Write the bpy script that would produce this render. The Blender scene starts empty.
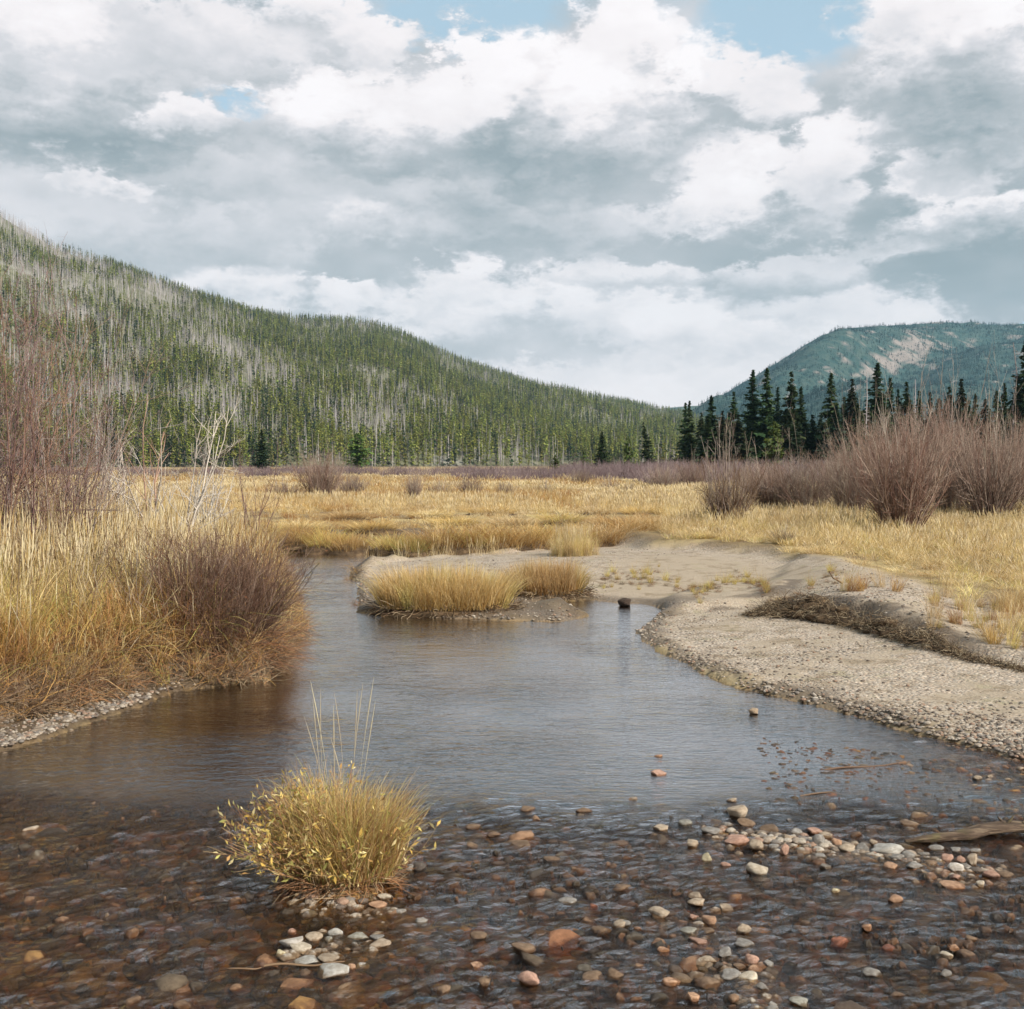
import bpy, math, random
import numpy as np
from math import radians as R

# ------------------------------------------------------------------ camera, sky, sun, exposure
scene = bpy.context.scene
rng = np.random.default_rng(7)
random.seed(7)
F = 1100.0           # focal length in pixels of the 1024 x 1009 frame
H = 2.2              # eye height above the water
HOR = 463.0          # pixel row of the horizon
TH = math.atan((HOR - 504.5) / F)          # negative: looking slightly down
cam = bpy.data.cameras.new('camera')
cam.sensor_width = 36; cam.sensor_fit = 'HORIZONTAL'; cam.lens = 36 * F / 1024
cam.clip_start = 0.1; cam.clip_end = 30000
camo = bpy.data.objects.new('camera', cam)
scene.collection.objects.link(camo)
camo.location = (0, 0, H); camo.rotation_euler = (math.pi / 2 + TH, 0, 0)
scene.camera = camo

SUN_EL = R(37); SUN_AZ = R(128)            # azimuth clockwise from the view direction (+Y): from the right, behind the camera
sd = bpy.data.lights.new('sun', 'SUN'); sd.energy = 5.0; sd.angle = R(0.6); sd.color = (1.0, 0.93, 0.83)
so = bpy.data.objects.new('sun', sd); scene.collection.objects.link(so)
so.rotation_euler = (math.pi / 2 - SUN_EL, 0, math.pi - SUN_AZ)

vs = scene.view_settings
scene.display_settings.display_device = 'sRGB'
vs.view_transform = 'Standard'; vs.look = 'None'; vs.exposure = 0.40; vs.gamma = 1
scene.render.engine = 'CYCLES'
cy = scene.cycles
cy.max_bounces = 6; cy.diffuse_bounces = 2; cy.glossy_bounces = 2; cy.transmission_bounces = 3
cy.transparent_max_bounces = 6; cy.volume_bounces = 0
cy.use_denoising = True; cy.sample_clamp_indirect = 3; cy.sample_clamp_direct = 6
try:
    cy.denoiser = 'OPENIMAGEDENOISE'
except Exception: pass
cy.use_adaptive_sampling = True; cy.adaptive_threshold = 0.012

class NT:
    """small helper for building node trees"""
    def __init__(s, tree):
        s.t = tree; s.n = tree.nodes; s.l = tree.links
    def new(s, typ, **kw):
        n = s.n.new(typ)
        for k, v in kw.items():
            if k == 'ins':
                for a, b in v.items(): s.put(n, a, b)
            else: setattr(n, k, v)
        return n
    def put(s, n, a, b):
        k = n.inputs[a]
        if isinstance(b, bpy.types.NodeSocket): s.l.new(b, k)
        else: k.default_value = b
    def math(s, op, a, b=None, c=None, clamp=False):
        n = s.n.new('ShaderNodeMath'); n.operation = op; n.use_clamp = clamp
        for i, v in enumerate((a, b, c)):
            if v is not None: s.put(n, i, v)
        return n.outputs[0]
    def vmath(s, op, a, b=None, scale=None):
        n = s.n.new('ShaderNodeVectorMath'); n.operation = op
        s.put(n, 0, a)
        if b is not None: s.put(n, 1, b)
        if scale is not None: s.put(n, 'Scale', scale)
        return n.outputs['Value'] if op in ('LENGTH', 'DOT_PRODUCT', 'DISTANCE') else n.outputs[0]
    def noise(s, vec, scale, detail=4, rough=0.5, dist=0.0, dims='3D', col=False):
        n = s.n.new('ShaderNodeTexNoise'); n.noise_dimensions = dims
        s.put(n, 'Vector', vec); s.put(n, 'Scale', scale); s.put(n, 'Detail', detail); s.put(n, 'Roughness', rough); s.put(n, 'Distortion', dist)
        return n.outputs['Color' if col else 'Fac']
    def ramp(s, fac, stops, interp='LINEAR'):
        n = s.n.new('ShaderNodeValToRGB'); n.color_ramp.interpolation = interp
        e = n.color_ramp.elements
        while len(e) < len(stops): e.new(0.5)
        for i, (p, c) in enumerate(stops):
            e[i].position = p; e[i].color = (*c, 1) if len(c) == 3 else c
        s.put(n, 'Fac', fac); return n.outputs['Color']
    def mix(s, fac, a, b, mode='MIX'):
        n = s.n.new('ShaderNodeMix'); n.data_type = 'RGBA'; n.blend_type = mode
        s.put(n, 0, fac)
        for k, v in ((6, a), (7, b)):
            s.put(n, k, (*v, 1) if isinstance(v, tuple) and len(v) == 3 else v)
        return n.outputs[2]
    def maprange(s, v, a, b, c=0.0, d=1.0, smooth=True):
        n = s.n.new('ShaderNodeMapRange'); n.interpolation_type = 'SMOOTHSTEP' if smooth else 'LINEAR'
        for i, x in enumerate((v, a, b, c, d)): s.put(n, i, x)
        return n.outputs[0]

def build_world():
    w = bpy.data.worlds.new('World'); scene.world = w; w.use_nodes = True
    t = NT(w.node_tree); t.n.clear()
    tc = t.new('ShaderNodeTexCoord').outputs['Generated']
    sep = t.new('ShaderNodeSeparateXYZ', ins={0: tc})
    X, Y, Z = sep.outputs
    az = t.math('ARCTAN2', X, Y)
    el = t.math('ARCSINE', Z)
    # flow stretched a little along the horizon, finer towards it
    st = t.vmath('MULTIPLY', tc, (1.0, 1.0, 1.9))
    w1 = t.noise(st, 7.0, 5, 0.62, 0.0, col=True)
    w2 = t.noise(st, 27.0, 5, 0.64, 0.0, col=True)
    puff = t.math('SUBTRACT', 0.22, t.math('ABSOLUTE', t.math('MULTIPLY', t.math('SUBTRACT', t.new('ShaderNodeSeparateXYZ', ins={0: w2}).outputs[2], 0.5), 3.0)))
    puff = t.math('MULTIPLY', puff, -0.55)
    vor = t.n.new('ShaderNodeTexVoronoi'); t.put(vor, 'Vector', t.vmath('ADD', st, t.vmath('MULTIPLY', t.vmath('SUBTRACT', w2, (.5, .5, .5)), (.07, .07, .07)))); t.put(vor, 'Scale', 13.0); t.put(vor, 'Detail', 1.0); t.put(vor, 'Roughness', .5)
    puff = t.math('MULTIPLY_ADD', t.math('SUBTRACT', vor.outputs['Distance'], .52), 1.0, puff)
    base = t.n.new('ShaderNodeCombineXYZ'); t.put(base, 0, az); t.put(base, 1, el)
    p = t.vmath('ADD', base.outputs[0], t.vmath('MULTIPLY', t.vmath('SUBTRACT', w1, (.5, .5, .5)), (0.10, 0.075, 0)))
    p = t.vmath('ADD', p, t.vmath('MULTIPLY', t.vmath('SUBTRACT', w2, (.5, .5, .5)), (0.055, 0.045, 0)))
    tone_n = t.math('SUBTRACT', t.new('ShaderNodeSeparateXYZ', ins={0: w1}).outputs[2], 0.5)
    # base layer of broken cloud over the whole dome
    wb = t.new('ShaderNodeSeparateXYZ', ins={0: t.noise(st, 2.6, 4, 0.6, 0.0, col=True)}).outputs
    cover = wb[0]
    tone = t.math('ADD', t.math('MULTIPLY', t.math('SUBTRACT', wb[1], 0.5), 1.7), 0.60)
    thr = t.maprange(el, 0.30, 0.60, 0.10, 0.52)
    cov = t.maprange(cover, t.math('SUBTRACT', thr, 0.07), t.math('ADD', thr, 0.09))
    def blob(cx, cy, rx, ry):
        a = math.atan((cx - 512) / F); e = math.atan((HOR - cy) / F * math.cos(a))
        return (a, e, 0), (F / rx / 1.1, F / ry / 1.1, 1)
    # holes of blue: centre, half sizes; the widest, above view, is added to brighten water reflections
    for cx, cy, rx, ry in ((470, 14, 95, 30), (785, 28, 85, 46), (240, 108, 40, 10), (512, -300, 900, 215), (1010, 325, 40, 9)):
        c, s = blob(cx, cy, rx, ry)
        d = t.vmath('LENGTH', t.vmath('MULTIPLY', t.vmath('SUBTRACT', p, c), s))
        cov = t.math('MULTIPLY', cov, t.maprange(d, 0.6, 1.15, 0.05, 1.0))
    # heaps of cloud, far ones first: centre, half width, half height, tone at the top, tone at the base
    heaps = [
        (560, 400, 460, 60, .86, .80), (480, 305, 150, 48, .93, .72), (640, 320, 150, 60, .92, .74), (245, 292, 75, 28, .95, .70), (350, 300, 50, 22, .92, .7),
        (840, 330, 200, 50, .82, .74), (720, 345, 120, 34, .90, .74),
        (650, 285, 150, 26, .80, .50), (800, 285, 110, 30, .74, .42), (905, 250, 60, 24, .93, .70),
        (140, 245, 230, 42, .72, .50), (500, 225, 230, 45, .80, .36), (230, 185, 130, 32, .74, .50), (110, 190, 60, 14, .95, .7),
        (725, 185, 100, 62, .98, .72), (820, 180, 50, 60, .90, .66), (970, 225, 150, 42, .96, .36), (930, 175, 90, 28, .92, .7),
        (90, 120, 190, 60, .78, .20), (200, 130, 60, 24, .93, .62), (350, 140, 150, 64, 1.0, .28), (560, 125, 225, 105, 1.0, .26), (450, 110, 90, 60, .97, .8),
        (170, 40, 190, 52, .84, .66), (390, 50, 66, 38, .88, .7), (40, 25, 90, 46, .98, .7), (320, 8, 60, 26, .92, .8), (625, 42, 62, 50, .97, .82),
        (770, 95, 60, 40, .86, .76), (955, 85, 125, 105, 1.0, .22), (900, 30, 60, 60, .99, .8)]
    puff6 = t.math('MULTIPLY', puff, 0.55); tone_w = t.math('MULTIPLY_ADD', puff, -0.75, t.math('MULTIPLY', tone_n, 1.7))
    for cx, cy, rx, ry, ta, tb in heaps:
        c, s = blob(cx, cy, rx, ry)
        mad = t.n.new('ShaderNodeVectorMath'); mad.operation = 'MULTIPLY_ADD'
        t.put(mad, 0, p); t.put(mad, 1, s); t.put(mad, 2, tuple(-u * v for u, v in zip(c, s))); q = mad.outputs[0]
        d = t.math('ADD', t.vmath('LENGTH', q), puff6)
        qy = t.new('ShaderNodeSeparateXYZ', ins={0: q}).outputs[1]
        up = t.math('MULTIPLY_ADD', qy, -0.26, 0.40, clamp=True)           # soft base, crisp top
        al = t.maprange(d, t.math('SUBTRACT', 0.95, up), 1.0, 1.0, 0.0)
        tn = t.maprange(t.math('ADD', qy, tone_w), -0.85, 0.40, tb, ta, smooth=False)
        mx = t.n.new('ShaderNodeMix'); t.put(mx, 0, al); t.put(mx, 2, tone); t.put(mx, 3, tn); tone = mx.outputs[0]
        cov = t.math('MAXIMUM', cov, al)
    tone = t.math('ADD', tone, t.math('MULTIPLY', tone_n, 0.30))
    ccol = t.ramp(tone, [(0.0, (.195, .235, .255)), (0.25, (.26, .30, .32)), (0.5, (.385, .405, .425)), (0.72, (.57, .56, .58)), (0.86, (.735, .695, .70)), (1.0, (.80, .765, .77))])
    sky = t.new('ShaderNodeTexSky', sky_type='NISHITA'); sky.sun_disc = False
    sky.sun_elevation = SUN_EL; sky.sun_rotation = SUN_AZ; sky.altitude = 2600; sky.air_density = 1.0; sky.dust_density = 1.5; sky.ozone_density = 1.0
    b1 = t.new('ShaderNodeBackground', ins={'Color': sky.outputs[0], 'Strength': 0.115})
    b3 = t.new('ShaderNodeBackground', ins={'Color': (.42, .57, .65, 1), 'Strength': 1.0})
    mh = t.new('ShaderNodeMixShader', ins={0: 0.70, 1: b1.outputs[0], 2: b3.outputs[0]})   # thin high veil in the blue
    b2 = t.new('ShaderNodeBackground', ins={'Color': ccol, 'Strength': 1.0})
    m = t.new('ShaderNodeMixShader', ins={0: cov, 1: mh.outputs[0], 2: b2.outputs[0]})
    o = t.new('ShaderNodeOutputWorld', ins={0: m.outputs[0]})
    w.cycles.sampling_method = 'NONE'
build_world()

# ------------------------------------------------------------------ helpers
def link(o):
    scene.collection.objects.link(o); return o
def tag(o, label=None, cat=None, group=None, kind=None):
    if label: o['label'] = label
    if cat: o['category'] = cat
    if group: o['group'] = group
    if kind: o['kind'] = kind
    return o
def empty(name, loc, rz=0.0):
    o = bpy.data.objects.new(name, None); o.empty_display_size = 0.2
    o.location = loc; o.rotation_euler = (0, 0, rz); return link(o)
def mesh(name, verts, faces, mats, col=None, attrs=None, smooth=False, midx=None):
    """faces: list of integer arrays (n,k)"""
    verts = np.asarray(verts, np.float32)
    me = bpy.data.meshes.new(name)
    faces = [np.asarray(f, np.int32) for f in faces if len(f)]
    nl = sum(f.size for f in faces); nf = sum(len(f) for f in faces)
    me.vertices.add(len(verts)); me.vertices.foreach_set('co', verts.ravel())
    me.loops.add(nl); me.loops.foreach_set('vertex_index', np.concatenate([f.ravel() for f in faces]))
    me.polygons.add(nf)
    tot = np.concatenate([np.full(len(f), f.shape[1], np.int32) for f in faces])
    me.polygons.foreach_set('loop_start', np.concatenate([[0], np.cumsum(tot)[:-1]]).astype(np.int32))
    me.polygons.foreach_set('loop_total', tot)
    if smooth: me.polygons.foreach_set('use_smooth', np.ones(nf, bool))
    if midx is not None: me.polygons.foreach_set('material_index', np.asarray(midx, np.int32))
    me.update()
    if col is not None:
        a = me.color_attributes.new('col', 'FLOAT_COLOR', 'POINT')
        a.data.foreach_set('color', np.c_[col, np.ones(len(col))].astype(np.float32).ravel())
    for k, v in (attrs or {}).items():
        a = me.attributes.new(k, 'FLOAT', 'POINT'); a.data.foreach_set('value', np.asarray(v, np.float32))
    for m in (mats if isinstance(mats, (list, tuple)) else [mats]): me.materials.append(m)
    me.validate()
    return me
def obj(name, me, parent=None, loc=None, rz=None):
    o = bpy.data.objects.new(name, me)
    if parent is not None: o.parent = parent
    if loc is not None: o.location = loc
    if rz is not None: o.rotation_euler = (0, 0, rz)
    return link(o)
class Soup:
    """collects geometry for one mesh"""
    def __init__(s): s.v = []; s.f = {}; s.c = []; s.n = 0; s.order = []
    def add(s, v, f, c, m=0):
        v = np.asarray(v).reshape(-1, 3); c = np.broadcast_to(np.asarray(c), v.shape)
        s.v.append(v); s.c.append(c); s.order.append((np.asarray(f) + s.n, m)); s.n += len(v)
    def mesh(s, name, mats, smooth=False):
        fs = [f for f, m in s.order]; mi = np.concatenate([np.full(len(f), m) for f, m in s.order])
        return mesh(name, np.concatenate(s.v), fs, mats, np.concatenate(s.c), smooth=smooth, midx=mi)

_perm = np.random.default_rng(3).random((256, 256)).astype(np.float64)
def vnoise(x, y):
    xi = np.floor(x).astype(int); yi = np.floor(y).astype(int); fx = x - xi; fy = y - yi
    fx = fx * fx * (3 - 2 * fx); fy = fy * fy * (3 - 2 * fy)
    g = lambda i, j: _perm[(xi + i) & 255, (yi + j) & 255]
    return (g(0, 0) * (1 - fx) + g(1, 0) * fx) * (1 - fy) + (g(0, 1) * (1 - fx) + g(1, 1) * fx) * fy - 0.5
def fbm(x, y, o=4, r=0.5):
    s = 0; a = 1.0
    for i in range(o):
        s = s + a * vnoise(x * 2 ** i + 17.3 * i, y * 2 ** i + 9.1 * i); a *= r
    return s
def sstep(a, b, x):
    t = np.clip((x - a) / (b - a), 0, 1); return t * t * (3 - 2 * t)

def P(px, py, z=0.0):
    """point where the sight line through a pixel meets height z"""
    px = np.asarray(px, float); py = np.asarray(py, float)
    x = (px - 512) / F; v = (504.5 - py) / F
    dy = math.cos(TH) - v * math.sin(TH); dz = math.sin(TH) + v * math.cos(TH)
    t = (z - H) / dz
    return x * t, dy * t
def PY(px, py, Y):
    """point at depth Y behind a pixel: x, z"""
    return (px - 512) / F * Y, H - (py - HOR) / F * Y

def sdist(x, y, poly):
    """signed distance to a polygon, negative inside"""
    x = np.asarray(x, float); y = np.asarray(y, float)
    d = np.full(x.shape, 1e9); inside = np.zeros(x.shape, bool)
    n = len(poly)
    for i in range(n):
        ax, ay = poly[i]; bx, by = poly[(i + 1) % n]
        ex, ey = bx - ax, by - ay; L = ex * ex + ey * ey + 1e-12
        t = np.clip(((x - ax) * ex + (y - ay) * ey) / L, 0, 1)
        dd = (x - ax - t * ex) ** 2 + (y - ay - t * ey) ** 2
        d = np.minimum(d, dd)
        if abs(by - ay) > 1e-9:
            c = ((ay > y) != (by > y)) & (x < (bx - ax) * (y - ay) / (by - ay) + ax)
            inside ^= c
    d = np.sqrt(d); return np.where(inside, -d, d)

# ------------------------------------------------------------------ terrain
_w_px = [(0, 755), (60, 735), (130, 709), (175, 692), (235, 684), (268, 679), (282, 658), (286, 628), (284, 602), (276, 582), (262, 567),
         (225, 562), (225, 553), (300, 552.5), (340, 551), (380, 551.5), (440, 550), (500, 549), (560, 547.5), (610, 545.5), (612, 547), (560, 550.5),
         (500, 554), (430, 559), (385, 563), (356, 567), (352, 574), (358, 592), (362, 612), (420, 617), (500, 620), (560, 622), (588, 616), (575, 611),
         (540, 609), (538, 603), (570, 601), (590, 600), (615, 603), (640, 604), (660, 608), (664, 613), (650, 622), (634, 632), (645, 642),
         (665, 652), (700, 672), (740, 688), (790, 700), (840, 712), (880, 724), (920, 735), (960, 745), (1024, 762), (1120, 790)]
def px_poly(pts, z=0.0):
    return [tuple(float(q) for q in P(a, b, z)) for a, b in pts]
WATER = px_poly(_w_px) + [(5.6, 5.6), (7.0, 2.0), (8.5, -14), (-8, -14), (-7.5, 2.0), (-5.6, 6.2), (-4.6, 7.6)]
BAR = px_poly([(352, 570), (385, 563), (430, 559), (500, 554), (560, 550), (615, 546)], 0.02) + \
      px_poly([(650, 541), (700, 543), (760, 549), (830, 562), (900, 583), (960, 597), (1024, 604), (1200, 620), (1500, 650)], 0.36) + \
      [(7.5, 5.0), (7.5, -3)] + px_poly([(1120, 795), (960, 745), (840, 712), (740, 688), (664, 652), (630, 632), (650, 620), (590, 600), (545, 600), (540, 612), (590, 622), (360, 622)], 0.0)
TERR = px_poly([(780, 616), (830, 622), (880, 634), (930, 650), (980, 661), (1024, 668), (1150, 690), (1400, 735)], 0.13) + \
       [(30, 4), (60, 30), (30, 60)] + px_poly([(1100, 545), (900, 556), (800, 556), (760, 570), (745, 590), (750, 604)], 0.36)
SCARP2 = px_poly([(655, 612), (700, 612), (745, 610), (790, 606), (800, 596), (740, 590), (690, 592), (655, 600)], 0.08)

SPIT = []
for (a, b, c, d, rr, hh) in ((725, 832, 800, 842, .22, -.004), (800, 842, 900, 856, .16, -.004), (900, 856, 985, 872, .14, -.008), (700, 925, 745, 972, .13, -.022), (745, 972, 760, 1005, .12, -.022), (300, 952, 375, 948, .17, -.016), (338, 892, 345, 892, .30, .02), (0, 0, 1, 1, .01, 0)):
    p_ = P(a, b) if a else (99, 99); q_ = P(c, d) if a else (99, 98.); SPIT.append((float(p_[0]), float(p_[1]), float(q_[0]), float(q_[1]), rr, hh))
def ground(x, y, full=False):
    x = np.asarray(x, float); y = np.asarray(y, float)
    near = (np.abs(x) < 60) & (y < 90) & (y > -20)
    dw = np.full(x.shape, 50.0); db = np.full(x.shape, 50.0); dt = np.full(x.shape, 50.0); ds = np.full(x.shape, 50.0)
    xs, ys = x[near], y[near]
    wob = 0.10 * fbm(xs * 1.1, ys * 1.1, 4, 0.6)
    dw[near] = sdist(xs, ys, WATER) + wob; db[near] = sdist(xs, ys, BAR) + 2 * wob; dt[near] = sdist(xs, ys, TERR) + 2.4 * wob + .16 * fbm(xs * 4.5, ys * 4.5, 3); ds[near] = sdist(xs, ys, SCARP2)
    bar = sstep(0.35, -0.35, db)
    # under water
    riffle = sstep(7.6, 6.4, y + 0.25 * x * (x < 0) * 0.3 + 0.15 * np.sin(x * 2)) 
    rshal = sstep(2.2, 4.2, x) * sstep(12, 8, y)
    riffle = np.maximum(riffle, rshal)
    deep = 0.42 * (1 - riffle) + 0.055 * riffle
    zb = -deep * sstep(0, 1.3, -dw) - 0.015
    zb = zb + 0.03 * fbm(x * 1.7, y * 1.7, 3) * (dw < -0.2)
    # banks
    left = (x < 0.2) & (y < 24)
    hb = np.where(left, 0.50, 0.36)
    beach = sstep(-1.7, -2.6, x) * sstep(11.0, 9.2, y)       # low stony margin at the near left
    wd = np.where(left, 0.55 + 0.9 * beach, 0.55)
    dd = np.maximum(dw - 0.42 * beach, 0)
    zbank = hb * sstep(-.15, 1, dd / wd) + 0.035 * np.clip(dw, 0, 1.0) + 0.015
    zbar = 0.012 + 0.045 * np.clip(dw, 0, 3.4) + 0.02 * np.clip(dw - 3.4, 0, 8)
    # steeper little edge where the river cut the near margin
    zbar = zbar + 0.035 * sstep(0.0, 0.25, dw)
    zl = zbank * (1 - bar) + zbar * bar
    zl = np.minimum(zl, 0.60)
    tfade = sstep(3.0, 4.6, x + 0 * y)
    zl = zl + np.where(near, 0.28 * sstep(0.10, -0.28, dt) * sstep(.20, .31, x / np.maximum(y, 1)) * (1 - .70 * sstep(.34, .44, x / np.maximum(y, 1))) * bar, 0)
    zl = zl + 0.12 * sstep(0.1, -0.35, ds) * bar
    zl = zl + 0.012 * fbm(x * 6, y * 6, 3) * sstep(0, .3, dw) + 0.025 * fbm(x * .9, y * .9, 4) * sstep(0.1, 1.0, dw) * np.where(bar > .5, .7, 2.2)
    for i in range(len(SPIT) - 1):                        # low ridges of stones that come to the surface
        for (ax, ay, bx, by, rr, hh) in (SPIT[i],):
            ex, ey = bx - ax, by - ay; tt = np.clip(((x - ax) * ex + (y - ay) * ey) / (ex * ex + ey * ey + 1e-9), 0, 1)
            dd_ = np.hypot(x - ax - tt * ex, y - ay - tt * ey) / rr; w_ = np.exp(-dd_ ** 2); zb = zb * (1 - w_) + hh * w_
    z = np.where(dw < 0, zb, zl)
    far = sstep(60, 200, np.hypot(x, y))
    z = z * (1 - far) + 0.45 * far
    if full: return z, dw, bar, dt, ds, riffle
    return z

def grid_faces(nr, nc):
    i = np.arange(nr - 1)[:, None] * nc + np.arange(nc - 1)[None]
    return np.stack([i, i + 1, i + nc + 1, i + nc], -1).reshape(-1, 4)

def mat_new(name):
    m = bpy.data.materials.new(name); m.use_nodes = True; t = NT(m.node_tree); t.n.clear(); return m, t
def finish(t, sh, disp=None):
    t.new('ShaderNodeOutputMaterial', ins={0: sh})
def pbsdf(t, color, rough=0.8, normal=None, spec=0.3):
    n = t.new('ShaderNodeBsdfPrincipled'); t.put(n, 'Base Color', (*color, 1) if isinstance(color, tuple) else color)
    t.put(n, 'Roughness', rough); t.put(n, 'Specular IOR Level', spec)
    if normal is not None: t.put(n, 'Normal', normal)
    return n.outputs[0]
def bump(t, h, dist, strength=1.0, normal=None):
    n = t.new('ShaderNodeBump'); t.put(n, 'Height', h); t.put(n, 'Distance', dist); t.put(n, 'Strength', strength)
    if normal is not None: t.put(n, 'Normal', normal)
    return n.outputs[0]
def attr(t, name, kind='GEOMETRY', out='Fac'):
    n = t.new('ShaderNodeAttribute', attribute_name=name, attribute_type=kind); return n.outputs[out]

PEB = [(0.0, (.17, .13, .10)), (0.2, (.30, .24, .18)), (0.4, (.42, .36, .28)), (0.55, (.24, .21, .18)), (0.7, (.42, .31, .22)), (0.85, (.52, .45, .37)), (1.0, (.12, .10, .08))]
def mat_ground():
    m, t = mat_new('ground')
    pos = t.new('ShaderNodeNewGeometry').outputs['Position']
    bar, mud, bed, rif, soilr = (attr(t, k) for k in ('bar', 'mud', 'bed', 'riffle', 'rust'))
    n1 = t.noise(pos, 0.8, 5, .6); n2 = t.noise(pos, 6.0, 5, .65); n3 = t.noise(pos, 38, 4, .6)
    def cells(scale, ext):
        v = t.n.new('ShaderNodeTexVoronoi'); t.put(v, 'Vector', pos); t.put(v, 'Scale', scale); t.put(v, 'Randomness', 1.0)
        return v.outputs['Distance'], t.new('ShaderNodeSeparateColor', ins={0: v.outputs['Color']}).outputs[0]
    d1, c1 = cells(27, 0); d2, c2 = cells(65, 0)
    gcol = t.mix(t.maprange(n2, .42, .60), t.ramp(c2, PEB), t.ramp(c1, PEB))
    sand = t.mix(n3, (.26, .205, .145), (.36, .295, .215))
    # patches where sand silts over the gravel
    sp = t.maprange(t.math('ADD', n1, t.math('MULTIPLY', t.math('SUBTRACT', n2, .5), .5)), .47, .60)
    sp = t.math('MAXIMUM', t.math('MULTIPLY', sp, 0.75), attr(t, 'sand'))
    barc = t.mix(sp, gcol, sand)
    olive = t.maprange(t.noise(pos, 1.7, 5, .7), .56, .68)
    barc = t.mix(t.maprange(t.noise(pos, 2.6, 6, .7, .5), .50, .62), barc, t.mix(1.0, barc, (.72, .69, .63), 'MULTIPLY'))
    barc = t.mix(t.math('MULTIPLY', olive, .40), barc, (.22, .20, .10))
    soil = t.mix(n2, (.13, .085, .045), (.24, .175, .09))
    soil = t.mix(t.maprange(n1, .4, .65), soil, (.34, .26, .12))
    c = t.mix(bar, soil, barc)
    mudc = t.mix(n2, (.045, .03, .018), (.12, .085, .055))
    c = t.mix(mud, c, mudc)
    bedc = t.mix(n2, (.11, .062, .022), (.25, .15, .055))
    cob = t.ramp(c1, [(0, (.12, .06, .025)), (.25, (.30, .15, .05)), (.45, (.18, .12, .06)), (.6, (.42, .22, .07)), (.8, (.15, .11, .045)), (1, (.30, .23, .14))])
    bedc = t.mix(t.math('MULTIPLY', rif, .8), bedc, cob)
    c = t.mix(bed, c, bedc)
    h = t.math('MULTIPLY', t.math('SUBTRACT', .5, d1), t.math('SUBTRACT', 1.0, sp))
    h = t.math('ADD', t.math('MULTIPLY', h, .8), t.math('ADD', t.math('MULTIPLY', n3, .35), t.math('MULTIPLY', n2, .5)))
    rough = t.math('SUBTRACT', .95, t.math('MULTIPLY', mud, .45))
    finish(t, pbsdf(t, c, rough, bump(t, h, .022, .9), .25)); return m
M_ground = mat_ground()

def build_ground():
    nr, nc = 820, 560
    r = np.exp(np.linspace(math.log(5.0), math.log(9000), nr))
    # denser rows between 7 m and 45 m
    r1 = np.exp(np.linspace(math.log(5.0), math.log(55), 640, endpoint=False)); r2 = np.exp(np.linspace(math.log(55), math.log(9000), 180)); r = np.concatenate([r1, r2])
    a = np.linspace(-1, 1, nc); a = R(95) * (0.42 * a + 0.58 * a ** 3)
    rr, aa = np.meshgrid(r, a, indexing='ij')
    x = rr * np.sin(aa); y = rr * np.cos(aa) - 5.0
    sh = x.shape; x = x.ravel(); y = y.ravel()
    z, dw, bar, dt, ds, rif = ground(x, y, True)
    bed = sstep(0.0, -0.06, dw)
    mud = np.where(bar > .5, sstep(0.42, 0.05, dw + .3 * fbm(x * 2.5, y * 2.5, 3)) * .7, np.where((x < 0) & (y < 24), sstep(1.1, .5, dw) * .95, sstep(5, 1.2, dw) * .9 * (x / np.maximum(y, 1) < .06)))
    isl = sdist(x, y, px_poly([(352, 600), (365, 622), (500, 625), (592, 618), (600, 600), (560, 590), (380, 590)])); mud = np.maximum(mud, sstep(.15, -.1, isl) * .75)
    scarp = sstep(-0.42, -0.15, dt + .25 * fbm(x * 3, y * 3, 3)) * sstep(0.15, 0.0, dt) * bar * sstep(.22, .27, x / np.maximum(y, 1)) * (y < 19) * sstep(.47, .40, x / np.maximum(y, 1))
    scarp2 = sstep(0.15, -0.05, ds) * sstep(-0.7, -0.2, ds) * bar * sstep(.05, -.08, fbm(x * 2, y * 2, 3))
    tongue = sdist(x, y, px_poly([(500, 600), (560, 599), (600, 600), (660, 603), (700, 612), (640, 618), (590, 622), (520, 622)])) 
    mud = np.maximum(mud, np.maximum(scarp * .85, np.maximum(scarp2 * .8, sstep(.25, -.1, tongue) * .55 * (dw > 0))))
    sand = sdist(x, y, px_poly([(560, 575), (640, 556), (740, 556), (830, 572), (880, 590), (780, 600), (700, 600), (600, 598)], .2))
    sand = sstep(0.7, -1.0, sand + 1.2 * fbm(x * .7, y * .7, 3)) * .9
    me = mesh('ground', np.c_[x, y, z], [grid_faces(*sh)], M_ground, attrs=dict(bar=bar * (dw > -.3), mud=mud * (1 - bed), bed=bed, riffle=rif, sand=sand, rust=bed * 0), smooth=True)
    tag(obj('ground', me), kind='structure')
build_ground()

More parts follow.
